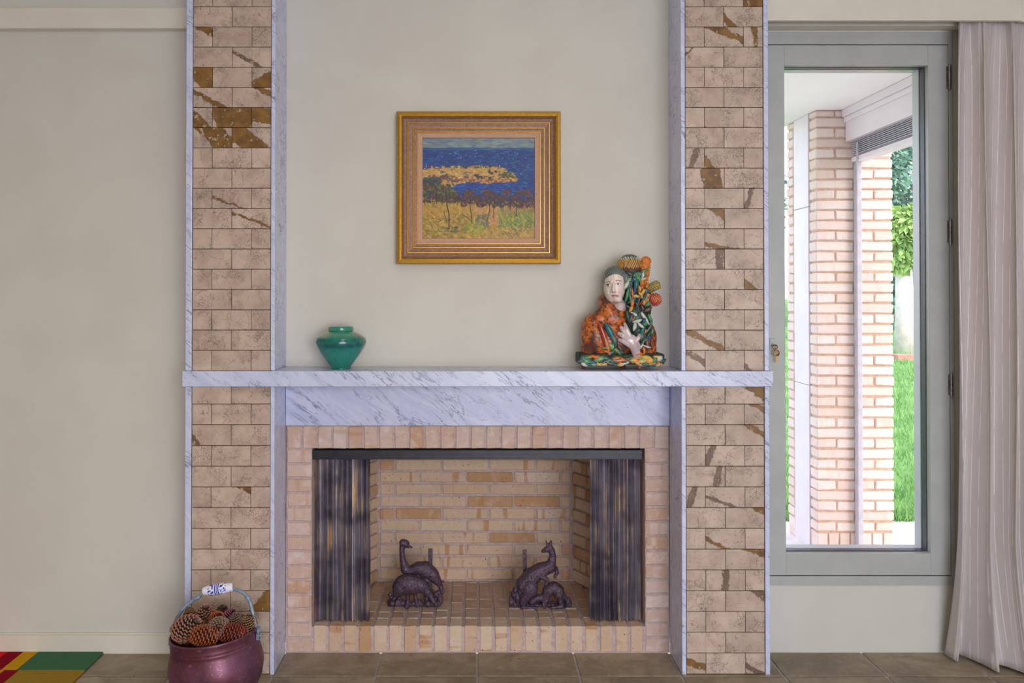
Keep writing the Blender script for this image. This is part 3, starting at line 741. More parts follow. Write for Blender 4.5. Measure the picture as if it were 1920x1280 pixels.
    img[int(.66 * NY):] = S(178, 142, 62)
    base = lambda u, v: v > .595 + .055 * u
    fill(2200, 0, 1, .58, 1, [S(186, 146, 58), S(174, 132, 50), S(196, 158, 74), S(160, 124, 48), S(182, 150, 56)], .026, .008, 1.2, .7, base)
    fill(330, .46, .78, .66, .86, [S(196, 136, 92), S(188, 146, 92), S(204, 150, 104), S(180, 150, 70)], .022, .008, -.9, .5)
    fill(420, .68, 1, .69, .90, [S(142, 152, 58), S(122, 140, 60), S(162, 164, 70), S(112, 126, 66)], .022, .008, 1.2, .5)
    fill(130, .36, .56, .82, .94, [S(158, 158, 44), S(172, 168, 56), S(140, 140, 46)], .024, .010, -.5, .5)
    fill(200, .0, .4, .78, 1, [S(150, 122, 44), S(120, 108, 46), S(194, 160, 80), S(138, 124, 52)], .026, .008, .3, .6)
    fill(150, .55, 1, .88, 1, [S(196, 160, 96), S(178, 146, 74), S(150, 128, 66)], .02, .008, .5, .6)
    fill(60, .7, 1, .68, .74, [S(184, 104, 96), S(170, 96, 92), S(150, 92, 84)], .014, .006, 1.4, .4)
    fill(520, .34, 1, .555, .685, [S(92, 50, 40), S(110, 60, 42), S(70, 44, 44), S(48, 52, 66), S(64, 66, 46), S(86, 44, 48)], .014, .011, 1.3, .8, lambda u, v: abs(v - (.58 + .075 * u)) < .055 + .02 * math.sin(u * 40))
    fill(220, .0, .36, .56, .64, [S(74, 56, 44), S(58, 48, 52), S(92, 72, 44)], .010, .014, 1.4, .5, lambda u, v: rr.rand() < .6)
    for u in (.40, .42, .56, .60, .74, .76, .86, .92, .94):
        for _ in range(26): stroke(u + rr.uniform(-.035, .035), .545 + .035 * (u > .7) * 0 + rr.uniform(-.03, .035), .011, .009, rr.uniform(0, 3), [S(104, 54, 40), S(84, 48, 42), S(120, 72, 46), S(60, 60, 52)][rr.randint(4)] * rr.uniform(.9, 1.15))
    def trunk(pts, w, col=S(50, 42, 46)):
        for (a, b), (c, d) in zip(pts, pts[1:]):
            n = max(3, int(math.hypot(c - a, d - b) * 90))
            for i in range(n + 1):
                k = i / n; stroke(a + (c - a) * k, b + (d - b) * k, .010, w, math.atan2((d - b) * NY, (c - a) * NX), col * rr.uniform(.85, 1.15), .9)
    for pts, w in (([(.205, .52), (.215, .66), (.235, .76), (.235, .90)], .0065), ([(.42, .65), (.43, .74), (.44, .84)], .005), ([(.35, .76), (.40, .79), (.435, .83)], .004),
                   ([(.60, .58), (.595, .72), (.575, .82)], .005), ([(.56, .76), (.575, .82)], .004), ([(.635, .62), (.63, .79)], .0045), ([(.78, .60), (.78, .70)], .0045), ([(.84, .60), (.835, .77)], .0045),
                   ([(.82, .74), (.835, .78)], .003), ([(.12, .50), (.125, .645)], .006), ([(.02, .55), (.02, .665)], .004), ([(.065, .55), (.07, .64)], .004), ([(.28, .54), (.28, .63)], .004), ([(.32, .54), (.31, .66)], .004),
                   ([(.90, .56), (.89, .68)], .005), ([(.19, .73), (.215, .84)], .004), ([(.07, .84), (.085, .885)], .004), ([(.50, .62), (.485, .67)], .003), ([(.70, .82), (.695, .87)], .003)): trunk(pts, w)
    fill(60, .47, .60, .76, .90, [S(110, 112, 84), S(96, 100, 80), S(120, 122, 92)], .014, .010, 1.2, .6)
    fill(22, .22, .32, .88, .93, [S(84, 84, 60), S(64, 66, 54)], .010, .006, .3, .6)
    fill(34, .78, .98, .82, .92, [S(96, 108, 84), S(70, 84, 76)], .012, .005, .8, .6)
    for i in range(13): trunk([(.71 + i * .0105, .945 + .006 * math.sin(i * 2.1)), (.716 + i * .0105, .955 - .010 * math.cos(i * 3.3))], .0018, S(84, 70, 50))
    img += rr.normal(0, .012, img.shape); np.clip(img, 0, 1, img)
    q = 48.2 * s; cx0, cx1, cz0, cz1 = L + q, Rr - q, B + q, T - q
    gx = np.linspace(cx0, cx1, NX); gz = np.linspace(cz1, cz0, NY)
    V = np.empty((NY, NX, 3)); V[..., 0] = gx[None]; V[..., 2] = gz[:, None]; lum = img.mean(2); V[..., 1] = Yw - .010 - lum * .0012
    idx = np.arange(NX * NY).reshape(NY, NX)
    F = np.stack([idx[1:, :-1], idx[1:, 1:], idx[:-1, 1:], idx[:-1, :-1]], -1).reshape(-1, 4)
    m = bpy.data.meshes.new('canvas'); m.from_pydata(V.reshape(-1, 3).tolist(), [], F.tolist())
    a = m.color_attributes.new('paint', 'FLOAT_COLOR', 'POINT')
    li = np.where(img <= .04045, img / 12.92, ((img + .055) / 1.055) ** 2.4)
    a.data.foreach_set('color', np.concatenate([li, np.ones((NY, NX, 1))], 2).astype(np.float32).ravel())
    m.polygons.foreach_set('use_smooth', [True] * len(m.polygons))
    m.materials.append(paintmat('oil_paint', .5, .15, 160))
    o = link('canvas', m, t); o.matrix_parent_inverse = inv
    o['label'] = 'oil landscape of blue sea, ochre headland, dark trees and yellow grass'
make_painting()

# ------------------------------------------------------------------ green jar
def jar_glaze():
    m, nt, b = newmat('green_glaze'); co = objco(nt)
    sp = nd(nt, 'ShaderNodeSeparateXYZ', {0: co})
    w = math_(nt, 'ADD', sp.outputs[2], math_(nt, 'MULTIPLY', math_(nt, 'SUBTRACT', noise_(nt, co, 16, 3), .5), .02))
    c = ramp(nt, math_(nt, 'DIVIDE', w, .165), [(0.0, C(10, 106, 94)), (.10, C(12, 124, 108)), (.30, C(38, 138, 124)), (.47, C(36, 132, 122)), (.55, C(4, 92, 94)), (.70, C(0, 104, 92)), (.76, C(20, 128, 106)), (.86, C(64, 142, 112)), (1, C(30, 134, 110))])
    yel = math_(nt, 'MULTIPLY', smooth(nt, sp.outputs[2], .118, .128), smooth(nt, math_(nt, 'ADD', sp.outputs[0], math_(nt, 'MULTIPLY', noise_(nt, co, 20, 2), .02)), -.012, -.045))
    c = mixc(nt, math_(nt, 'MULTIPLY', yel, .7), c, C(150, 150, 84))
    rd = math_(nt, 'MULTIPLY', smooth(nt, sp.outputs[2], .118, .128), smooth(nt, sp.outputs[0], .05, .08))
    c = mixc(nt, math_(nt, 'MULTIPLY', rd, .7), c, C(132, 112, 90))
    c = mixc(nt, math_(nt, 'MULTIPLY', smooth(nt, noise_(nt, co, 60, 4), .4, .75), .25), c, C(90, 160, 150))
    nt.links.new(c, b.inputs['Base Color']); b.inputs['Roughness'].default_value = .16; b.inputs['Coat Weight'].default_value = .5
    return m
M['jar'] = jar_glaze()
jp = P(639, 690.8, -.115); js = (DIST - .115) / FPX
jar = thing('lidded_jar', 'squat green glazed ceramic jar with flat lid standing on mantel', 'jar', (jp.x, -.115, MT))
prof = [(0, 0), (18.5, 0), (19.0, 1.2), (18.0, 4), (19.2, 5), (25, 13), (32, 22), (38.5, 31), (43.5, 39), (46.8, 46), (47.8, 51.5), (46.6, 55.2), (45.8, 56.0), (45.9, 57.0), (42, 60.6), (36, 64.5), (29, 68), (23, 70.3), (22, 71), (20, 71.2)]
MB().lathe([(r * js, z * js) for r, z in prof], 72).build('body', M['jar'], jar, True)
lp = [(0, 70.6), (22.0, 70.6), (23.4, 71.6), (23.7, 73), (23.7, 77.2), (23.0, 78.8), (20.5, 79.6), (12, 80.6), (0.01, 81.2)]
MB().lathe([(r * js, z * js) for r, z in lp], 64).build('lid', M['jar'], jar, True)

# ------------------------------------------------------------------ painted ceramic bust
def bust():
    Y0 = -.115; s = (DIST + Y0) / FPX
    zb = P(1160, 663, Y0).z
    t = thing('ceramic_bust', 'painted ceramic bust of an orange-cloaked figure holding a bouquet on mantel', 'sculpture', (P(1160, 690, Y0).x, Y0, MT))
    inv = Matrix.Translation(-t.location)
    def Q(px, py, d=0.0):
        p = P(px, py, Y0); return Vector((p.x, Y0 + d, p.z))
    def fin(o, sub=None):
        if sub is None: o.matrix_parent_inverse = inv
        else: o.parent = sub
        return o
    glz = lambda n, a, b, sc=90, r=.4: pm(n, a, b, sc, r, coat=.15)
    G = {'dk': glz('glaze_dark_green', C(38, 54, 54), C(58, 84, 74)), 'gn': glz('glaze_green', C(62, 128, 82), C(90, 150, 96)), 'lg': glz('glaze_light_green', C(136, 182, 128), C(96, 148, 100)),
         'tl': glz('glaze_teal', C(24, 122, 124), C(40, 96, 110)), 'ye': glz('glaze_yellow', C(226, 180, 92), C(206, 152, 68)), 'og': glz('glaze_orange', C(222, 132, 62), C(196, 98, 44)),
         'rd': glz('glaze_red', C(206, 64, 36), C(176, 46, 30)), 'wt': glz('glaze_white', C(214, 216, 206), C(180, 188, 180)), 'pk': glz('glaze_pink', C(222, 100, 128), C(236, 128, 120)),
         'br': glz('glaze_brown', C(120, 84, 74), C(92, 62, 58)), 'sg': glz('glaze_sage', C(92, 124, 116), C(66, 96, 92)), 'bl': glz('glaze_blue', C(40, 84, 140), C(52, 66, 96))}
    # cloak
    m, nt, b = newmat('cloak_glaze'); co = objco(nt)
    n1 = noise_(nt, co, 46, 5, .65); n2 = noise_(nt, co, 22, 3)
    c = mixc(nt, smooth(nt, n1, .40, .62), C(214, 116, 38), C(160, 72, 32)); c = mixc(nt, smooth(nt, n2, .46, .60), c, C(92, 54, 42))
    c = mixc(nt, smooth(nt, noise_(nt, co, 90, 4), .54, .62), c, C(66, 42, 36))
    nt.links.new(c, b.inputs['Base Color']); b.inputs['Roughness'].default_value = .42; b.inputs['Coat Weight'].default_value = .12
    e = lambda px, py, rx, rz, ry, d=0.0, rot=0.0: ('e', Q(px, py, d), (rx * s, ry, rz * s), (0, rot, 0))
    body = remesh([e(1146, 640, 54, 42, .060), e(1118, 632, 29, 46, .055, -.005, -.18), e(1106, 650, 17.5, 30, .045), e(1207, 640, 24, 40, .050, .0, .10), e(1212, 655, 19, 24, .045),
                   e(1148, 598, 34, 32, .052, .0), e(1140, 582, 17, 24, .045, -.005, -.5), e(1132, 566, 8, 14, .034, .01, -.35), e(1196, 610, 26, 36, .045, .01), e(1124, 600, 17, 30, .044, .0, .55), e(1115, 615, 17, 28, .046, -.002, .4)], .0035, 7, zb)
    cl = fin(meshobj('cloak', body, m, t))
    # head and neck, face painted on the glaze
    hd = [e(1152, 536, 20.5, 37, .050, -.012, .06), e(1151, 552, 16.5, 20, .046, -.016), e(1154, 561, 10, 8, .030, -.038), e(1160, 575, 14, 16, .036, -.008),
          ('c', [Q(1146, 531, -.061), Q(1144.8, 545, -.074)], [.0045, .0075]), e(1142.3, 546.6, 2.8, 2.0, .006, -.066), e(1148.6, 546.6, 2.6, 2.0, .006, -.064),
          ('c', [Q(1134, 529.5, -.042), Q(1141, 528.5, -.055)], [.0055, .0060]), ('c', [Q(1149, 527.5, -.056), Q(1160, 528, -.047)], [.0060, .0052]),
          e(1148.8, 553.8, 6.0, 1.6, .006, -.0585), e(1149.2, 557.0, 5.0, 1.7, .006, -.058), e(1137.5, 535, 3.6, 2.0, .006, -.047), e(1154.2, 533.4, 4.2, 2.1, .006, -.056), e(1139, 546, 6, 9, .020, -.030), e(1160, 546, 9, 11, .022, -.031)]
    hm = remesh(hd, .00125, 9)
    def facepaint(p):
        # back to picture-like face coordinates
        px = VPX + p.x * FPX / (DIST + Y0); py = HORIZON - (p.z - CAMZ) * FPX / (DIST + Y0) + 0.6
        col = np.array([232, 216, 204.]) 
        def blend(c, k): 
            nonlocal col
            col = col * (1 - k) + np.array(c, float) * k
        el = lambda cx, cy, rx, ry: ((px - cx) / rx) ** 2 + ((py - cy) / ry) ** 2
        if p.y > Y0 - .015: return (*[lin(x) for x in col], 1)
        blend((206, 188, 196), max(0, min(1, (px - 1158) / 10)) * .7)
        blend((222, 190, 178), max(0, 1 - el(1158, 548, 7, 6)) * .5)
        for cx, cy, w in ((1137.3, 535.2, 3.9), (1154.4, 533.4, 4.6)):
            k = el(cx, cy, w + 1.8, 3.6)
            if k < 1: blend((188, 160, 152), .55 * (1 - k) + .1)
            k = el(cx, cy, w, 1.9)
            if k < 1: blend((236, 232, 230), .95)
            if abs(k - 1) < .28 and py < cy: blend((70, 50, 52), .85)
            k = el(cx - .9, cy - .1, 1.75, 1.9)
            if k < 1: blend((62, 58, 70), .95)
        for x0, x1, ya, yb in ((1132.2, 1140.5, 530.8, 529.0), (1149.5, 1161, 527.2, 528.2)):
            if x0 < px < x1:
                yc = ya + (yb - ya) * (px - x0) / (x1 - x0) - .9 * math.sin(math.pi * (px - x0) / (x1 - x0))
                if abs(py - yc) < .85: blend((118, 90, 78), .8)
        k = el(1149, 555.2, 6.6, 3.0)
        if k < 1: blend((196, 140, 134), .75)
        if abs(py - 555.2) < .55 and abs(px - 1149) < 6.2: blend((120, 72, 72), .9)
        for cx in (1142.8, 1147.4):
            if el(cx, 547.9, 1.2, .7) < 1: blend((120, 84, 80), .8)
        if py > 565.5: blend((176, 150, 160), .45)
        return (*[lin(x) for x in col], 1)
    vcol(hm, facepaint)
    head = fin(meshobj('head', hm, paintmat('face_glaze', .32, coat=.2), t)); head['label'] = 'pale glazed face looking aside'
    hair = remesh([e(1154, 517, 22.0, 20, .047, -.006), e(1170, 524, 11, 20, .042, -.010), e(1137, 530, 6.5, 20, .030, .010), e(1156, 530, 19, 26, .040, .014)], .0022, 4)
    def hairc(p):
        k = .5 + .5 * math.sin(p.x * 900 + p.z * 260); return (*[lin(80 + 44 * k), lin(86 + 44 * k), lin(86 + 40 * k)], 1)
    vcol(hair, hairc)
    fin(meshobj('hair', hair, paintmat('hair_glaze', .35), t), head)
    # flower mass behind
    mass = remesh([e(1190, 560, 26, 46, .036, .012), e(1190, 600, 24, 36, .050, -.012), e(1180, 530, 16, 24, .036, .0), e(1198, 630, 22, 26, .048, -.014), e(1206, 580, 16, 26, .032, .01)], .0032, 5)
    fm = fin(meshobj('foliage_mass', mass, G['dk'], t))
    # leaves in relief: x, y, half length, half width (px), angle deg (0 = along +x, 90 = up), forward offset, glaze
    def leaf(px, py, ln, wd, ang, d, key, curl=.25, name='leaf', sub=None):
        mb = MB(); N = 7; a = math.radians(ang); ca, sa_ = math.cos(a), math.sin(a); top = []; 
        for i in range(N + 1):
            u = -1 + 2 * i / N; w = wd * (1 - abs(u) ** 2.2) ** .8 + .12
            bend = curl * ln * (u * u) * .35
            for v, h in ((-1, 0), (0, 1), (1, 0)):
                lx, lz = u * ln, v * w + bend
                top.append(Q(px + lx * ca - lz * sa_, py - (lx * sa_ + lz * ca), d - .004 * h - .004 * (1 - u * u)))
        vs_ = top + [Vector((p.x, p.y + .005, p.z)) for p in top]; n = len(top); fs = []
        for i in range(N):
            for k in range(2):
                q = i * 3 + k; fs += [(q, q + 1, q + 4, q + 3), (n + q + 1, n + q, n + q + 3, n + q + 4)]
            fs += [(i*3, i*3+3, n+i*3+3, n+i*3), (i*3+2, n+i*3+2, n+i*3+5, i*3+5)]
        fs += [(0, n, n+1, 1), (1, n+1, n+2, 2), (N*3+1, n+N*3+1, n+N*3, N*3), (N*3+2, n+N*3+2, n+N*3+1, N*3+1)]
        return fin(mb.add(vs_, fs).build(name, G[key], t, True), sub)
    LV = [(1185, 517, 15, 4.5, 12, -.040, 'sg'), (1197, 515, 13, 4.5, -14, -.040, 'sg'), (1178, 514, 11, 4, 150, -.042, 'dk'), (1193, 522, 12, 4.5, -52, -.044, 'gn'), (1185, 524, 11, 4, 200, -.043, 'sg'), (1204, 509, 10, 3, 30, -.040, 'gn'),
          (1189, 533, 11, 4.5, 92, -.046, 'tl'), (1186, 545, 10, 3, 85, -.046, 'bl'), (1177, 540, 15, 2.6, 100, -.046, 'sg'), (1171, 533, 11, 3.5, 70, -.050, 'wt'), (1174, 526, 8, 3, 40, -.050, 'lg'), (1172, 553, 15, 2.6, 78, -.048, 'gn'), (1178, 560, 14, 2.2, 102, -.048, 'sg'),
          (1181, 549, 11, 1.9, 92, -.052, 'og'), (1181, 570, 11, 2.8, 84, -.052, 'og'), (1179, 578, 8, 2.8, 65, -.052, 'ye'), (1195, 541, 7, 2.6, 105, -.048, 'ye'), (1188, 555, 8, 2.8, 175, -.050, 'ye'), (1197, 553, 8, 2.8, 120, -.048, 'ye'), (1203, 546, 11, 3, 52, -.044, 'ye'),
          (1208, 538, 9, 2.8, 60, -.040, 'og'), (1200, 530, 8, 3, 70, -.044, 'og'), (1207, 561, 8, 3, 76, -.042, 'lg'), (1212, 552, 9, 3, 58, -.038, 'ye'), (1205, 567, 9, 3.2, 100, -.044, 'sg'), (1211, 570, 7, 3.6, 40, -.042, 'gn'),
          (1192, 567, 15, 1.6, 70, -.052, 'br'), (1200, 562, 16, 1.5, 60, -.050, 'br'), (1184, 588, 9, 2.6, 150, -.058, 'wt'), (1196, 586, 11, 2.6, 35, -.056, 'dk'), (1210, 580, 10, 3.4, 30, -.050, 'br'), (1201, 592, 10, 3.0, -55, -.060, 'wt'), (1213, 595, 9, 3, -70, -.052, 'gn'),
          (1189, 601, 10, 3, 15, -.064, 'wt'), (1184, 611, 9, 3.2, 80, -.066, 'wt'), (1195, 609, 9, 2.6, -40, -.066, 'wt'), (1207, 600, 10, 2.2, -65, -.058, 'wt'), (1203, 606, 6, 5, 10, -.060, 'gn'), (1199, 617, 9, 3, 60, -.064, 'tl'), (1178, 596, 13, 4, 70, -.060, 'dk'), (1190, 594, 8, 3, 40, -.062, 'sg'),
          (1172, 592, 12, 4, 100, -.058, 'dk'), (1209, 617, 13, 2.2, 52, -.058, 'sg'), (1218, 621, 8, 2.6, 75, -.046, 'gn'), (1210, 627, 12, 2.2, 66, -.058, 'dk'), (1215, 607, 12, 3, 75, -.048, 'sg'),
          (1208, 643, 14, 3.6, 100, -.058, 'br'), (1204, 636, 8, 2, 20, -.064, 'sg'), (1207, 648, 9, 1.6, -18, -.062, 'wt'), (1202, 655, 9, 2.4, 95, -.058, 'og'), (1217, 645, 10, 2.4, 100, -.050, 'br'), (1212, 632, 6, 3, 60, -.058, 'bl'),
          (1128, 630, 29, 4.4, 107, -.066, 'rd'), (1128, 630, 23, .9, 107, -.075, 'wt'), (1134, 645, 18, 3.4, 104, -.068, 'og'), (1139, 620, 19, 5.5, 118, -.066, 'tl'), (1146, 634, 13, 5.0, 114, -.068, 'sg'), (1143, 648, 11, 5.5, 148, -.064, 'lg'), (1151, 655, 12, 3.2, 140, -.066, 'gn'), (1157, 650, 10, 3, 120, -.064, 'br'), (1131, 650, 8, 2, 12, -.066, 'lg'), (1141, 659, 8, 3.0, 25, -.064, 'sg'), (1149, 646, 7, 2.5, 60, -.067, 'dk'), (1133, 657, 8, 2.2, 160, -.064, 'og'), (1160, 658, 8, 3, 165, -.064, 'dk')]
    rl = random.Random(9)
    for _ in range(70):
        f_ = rl.random(); x_ = 1172 + 48 * rl.random(); y_ = 512 + 148 * f_
        if y_ > 600 and x_ < 1194: continue
        if x_ > 1216 - 10 * abs(y_ - 580) / 70: continue
        LV.append((x_, y_, rl.uniform(5, 10), rl.uniform(1.4, 2.8), 90 + rl.uniform(-60, 60), rl.uniform(-.050, -.040) - (.014 if y_ > 585 else 0), rl.choice(['sg', 'gn', 'lg', 'wt', 'tl', 'dk', 'sg', 'ye', 'br', 'og', 'bl'])))
    for a in LV: leaf(*a, sub=fm if a[0] > 1165 else cl)
    ey = remesh([e(1138.8, 660, 2.5, 2.5, .004, -.068)], .0011, 1); fin(meshobj('bird_eye', ey, G['wt'], t))
    ey = remesh([e(1138.8, 660, 1.1, 1.1, .003, -.072)], .0007, 1); fin(meshobj('bird_pupil', ey, G['dk'], t))
    # crown banksia: dome with rows of bristles
    dome = remesh([e(1180, 500, 23, 22, .043, -.006), e(1180, 508, 21, 12, .038, -.006)], .0028, 3)
    bd = fin(meshobj('banksia_dome', dome, G['br'], t))
    def bristles(cx, cy, d, rx, rz, ry, n, ln, wd, keys, name, zmin=-.35, flip=1, sub=None):
        mbs = {k: MB() for k in keys}
        c = Q(cx, cy, d)
        for i in range(n):
            zz = 1 - (i + .5) / n * (1 - zmin); r = math.sqrt(max(0, 1 - zz * zz)); a = i * 2.399963
            nrm = Vector((r * math.cos(a), r * math.sin(a), zz))
            if nrm.y > .55: continue
            p = c + Vector((nrm.x * rx * s, nrm.y * ry, nrm.z * rz * s)); tg = Vector((0, 0, 1)) - nrm * nrm.z
            tg = (tg.normalized() if tg.length > .05 else Vector((1, 0, 0))); w = nrm.cross(tg)
            key = keys[min(len(keys) - 1, int((1 - zz) / (1 - zmin) * len(keys) + R.uniform(-.3, .3)) if flip else R.randrange(len(keys)))] if len(keys) > 1 else keys[0]
            tip = p + nrm * ln * s * .45 + tg * ln * s; W = w * wd * s; B = p - tg * ln * s * .6
            mbs[key].add([B - W, B + W, p + W * 1.2 + nrm * ln * s * .25, p - W * 1.2 + nrm * ln * s * .25, tip, B + nrm * ln * s * .3], [(0, 1, 5), (0, 5, 3), (5, 1, 2), (3, 5, 4), (5, 2, 4), (0, 3, 4), (2, 1, 4)])
        for k, mb in mbs.items():
            if mb.v: fin(mb.build(name, G[k], t), sub)
    bristles(1180, 500, -.006, 23, 22, .043, 340, 3.4, .8, ['sg', 'wt', 'ye', 'ye', 'ye', 'br'], 'banksia_bristles', -.3, sub=bd)
    # tall orange banksia spike with rows of studs
    sp = remesh([('c', [Q(1201, 540, -.02), Q(1206, 515, -.016), Q(1210, 490, -.010)], [.015, .0215, .0215])], .0028, 2)
    bs = fin(meshobj('banksia_spike', sp, G['og'], t))
    mb = MB()
    for i in range(120):
        f = i / 120; a = i * 2.399963
        if math.sin(a) > .4: continue
        c = Q(1202, 536, -.018).lerp(Q(1210.5, 484, -.010), f); r = .0222 - .004 * max(0, f - .8) * 5 * .6
        p = c + Vector((math.cos(a) * r, math.sin(a) * r, 0)); d = (p - c).normalized() * .0032
        q = .0028
        mb.add([p + Vector((-q, 0, 0)), p + Vector((0, 0, -q * 1.3)), p + Vector((q, 0, 0)), p + Vector((0, 0, q * 1.3)), p + d], [(0, 1, 4), (1, 2, 4), (2, 3, 4), (3, 0, 4)])
    fin(mb.build('spike_studs', G['ye'], t), bs)
    # cut green and orange cylinder flower
    a, b = Q(1212, 543, -.018), Q(1234.5, 532.5, -.010)
    cf = fin(MB().tube([a, a.lerp(b, .3), a.lerp(b, .6), a.lerp(b, .96), b], [.011, .0155, .0165, .0165, .0150], 18).build('cone_flower', G['ye'], t, True))
    mb = MB(); ax = (b - a).normalized(); u0 = ax.orthogonal().normalized(); v0 = ax.cross(u0)
    mg = MB()
    for i in range(84):
        f = .12 + .84 * (i / 84); an = i * 2.399963; r = .0160
        c = a.lerp(b, f); nr = u0 * math.cos(an) + v0 * math.sin(an); p = c + nr * r; q = .0046
        tg = ax.cross(nr)
        (mb if i % 3 else mg).add([p - tg * q, p - ax * q, p + tg * q, p + ax * q, p + nr * .003], [(0, 1, 4), (1, 2, 4), (2, 3, 4), (3, 0, 4)])
    fin(mb.build('cone_scales', G['gn'], t), cf); fin(mg.build('cone_scales', G['og'], t), cf)
    # red-pink pincushion flower
    pf = fin(meshobj('pincushion_flower', remesh([e(1226, 561.5, 11.4, 10.9, .0225, -.018)], .0025, 2), G['rd'], t))
    bristles(1226, 561.5, -.018, 12.0, 11.5, .024, 150, 3.2, .8, ['og', 'pk', 'ye', 'pk', 'pk'], 'pincushion_petals', -1, sub=pf)
    # hand, back towards the viewer, fingers curled round the stems
    f = -.072
    hand = remesh([e(1177, 638, 12.5, 14.5, .016, f, -.55), e(1184, 645, 10, 12, .015, f + .002, -.45), ('c', [Q(1182, 646, f), Q(1188, 662, f + .010)], [.019, .0175]),
                   ('c', [Q(1174, 628, f - .006), Q(1169, 617, f - .008), Q(1165.5, 605.5, f + .004)], [.0098, .0090, .0062]),
                   ('c', [Q(1172, 631, f - .007), Q(1163, 619.5, f - .011), Q(1159, 613, f - .001), Q(1162, 621, f + .016)], [.0096, .0092, .0082, .0070]),
                   ('c', [Q(1170, 637, f - .006), Q(1160, 627.5, f - .011), Q(1155, 623.5, f - .001), Q(1159, 630, f + .016)], [.0094, .0088, .0080, .0068]),
                   ('c', [Q(1171, 644, f - .004), Q(1161, 638, f - .009), Q(1155.5, 635, f), Q(1159, 640, f + .014)], [.0090, .0082, .0074, .0062]),
                   ('c', [Q(1184, 640, f - .002), Q(1190, 631, f - .004), Q(1192.5, 626.5, f + .006)], [.0105, .0090, .0068])], .0017, 3)
    m2 = pm('hand_glaze', C(214, 196, 196), C(196, 174, 182), 26, .14, coat=.8)
    fin(meshobj('hand', hand, m2, t))['label'] = 'glossy pale hand with curled fingers'
    cuff = remesh([e(1191, 663, 10, 5, .026, f + .012, -.2)], .0022, 2, zb); fin(meshobj('cuff', cuff, G['og'], t))
    # plinth slab with relief leaves, three stub feet
    bz0 = P(1160, 683, Y0 - .06).z; bx0, bx1 = Q(1081.5, 0).x, Q(1238, 0).x
    pl = bevel(MB().box((bx0, Y0 - .064, bz0), (bx1, Y0 + .062, zb + .004)).build('plinth', pm('plinth_glaze', C(34, 50, 48), C(58, 76, 62), 70, .7, spec=.2), t), .006, 2); fin(pl)
    fy = -.0655
    PL = [(1090, 671, 7, 5, 60, 'sg'), (1098, 668, 10, 3, 10, 'gn'), (1107, 676, 9, 3, -20, 'bl'), (1113, 667, 9, 2.5, -8, 'og'), (1120, 671, 11, 4.5, 18, 'lg'), (1127, 680, 9, 2.5, 10, 'ye'), (1135, 674, 9, 3, -25, 'dk'),
          (1139, 679, 11, 3.5, -10, 'br'), (1152, 669, 9, 2.5, 6, 'og'), (1157, 673, 13, 3.6, 2, 'og'), (1166, 678, 12, 2.4, 14, 'wt'), (1150, 681, 9, 1.8, 4, 'tl'), (1172, 671, 9, 2.4, -6, 'br'),
          (1181, 673, 5, 9, 90, 'ye'), (1190, 668, 8, 3.5, 30, 'ye'), (1197, 675, 11, 4.5, 18, 'ye'), (1205, 668, 10, 3.4, -8, 'ye'), (1212, 674, 7, 5.5, 20, 'ye'), (1221, 672, 7, 4, 60, 'gn'), (1224, 681, 8, 2.5, 20, 'tl'), (1230, 670, 6, 4.5, 40, 'wt'), (1229, 679, 5, 4, 0, 'og'), (1210, 681, 12, 2.0, 3, 'gn'), (1101, 681, 10, 1.8, -8, 'tl')]
    rp = random.Random(3)
    PL += [(1084 + 151 * (i + rp.random()) / 34, rp.uniform(666, 682), rp.uniform(5, 8), rp.uniform(1.8, 3.2), rp.uniform(-40, 40), rp.choice(['gn', 'sg', 'lg', 'tl', 'dk', 'br', 'og', 'wt', 'ye'])) for i in range(34)]
    PL = [(x, y, ln * 1.15, wd * 1.2, an, k) for x, y, ln, wd, an, k in PL]
    for x, y, ln, wd, an, k in PL: leaf(x, y, ln, wd, an, fy + .002, k, 0.1, 'relief_leaf', pl)
    for px, dy, r0, r1 in ((1094, .0, .0105, .0080), (1168, .052, .0105, .0100), (1199, -.058, .0110, .0095)):
        x = P(px, 690, Y0 + dy).x
        fin(MB().tube([(x, Y0 + dy, bz0 + .004), (x, Y0 + dy, (bz0 + MT) / 2), (x, Y0 + dy, MT + .0002)], [r0, (r0 + r1) / 2, r1], 14).build('foot', G['br'], t, True))
bust()

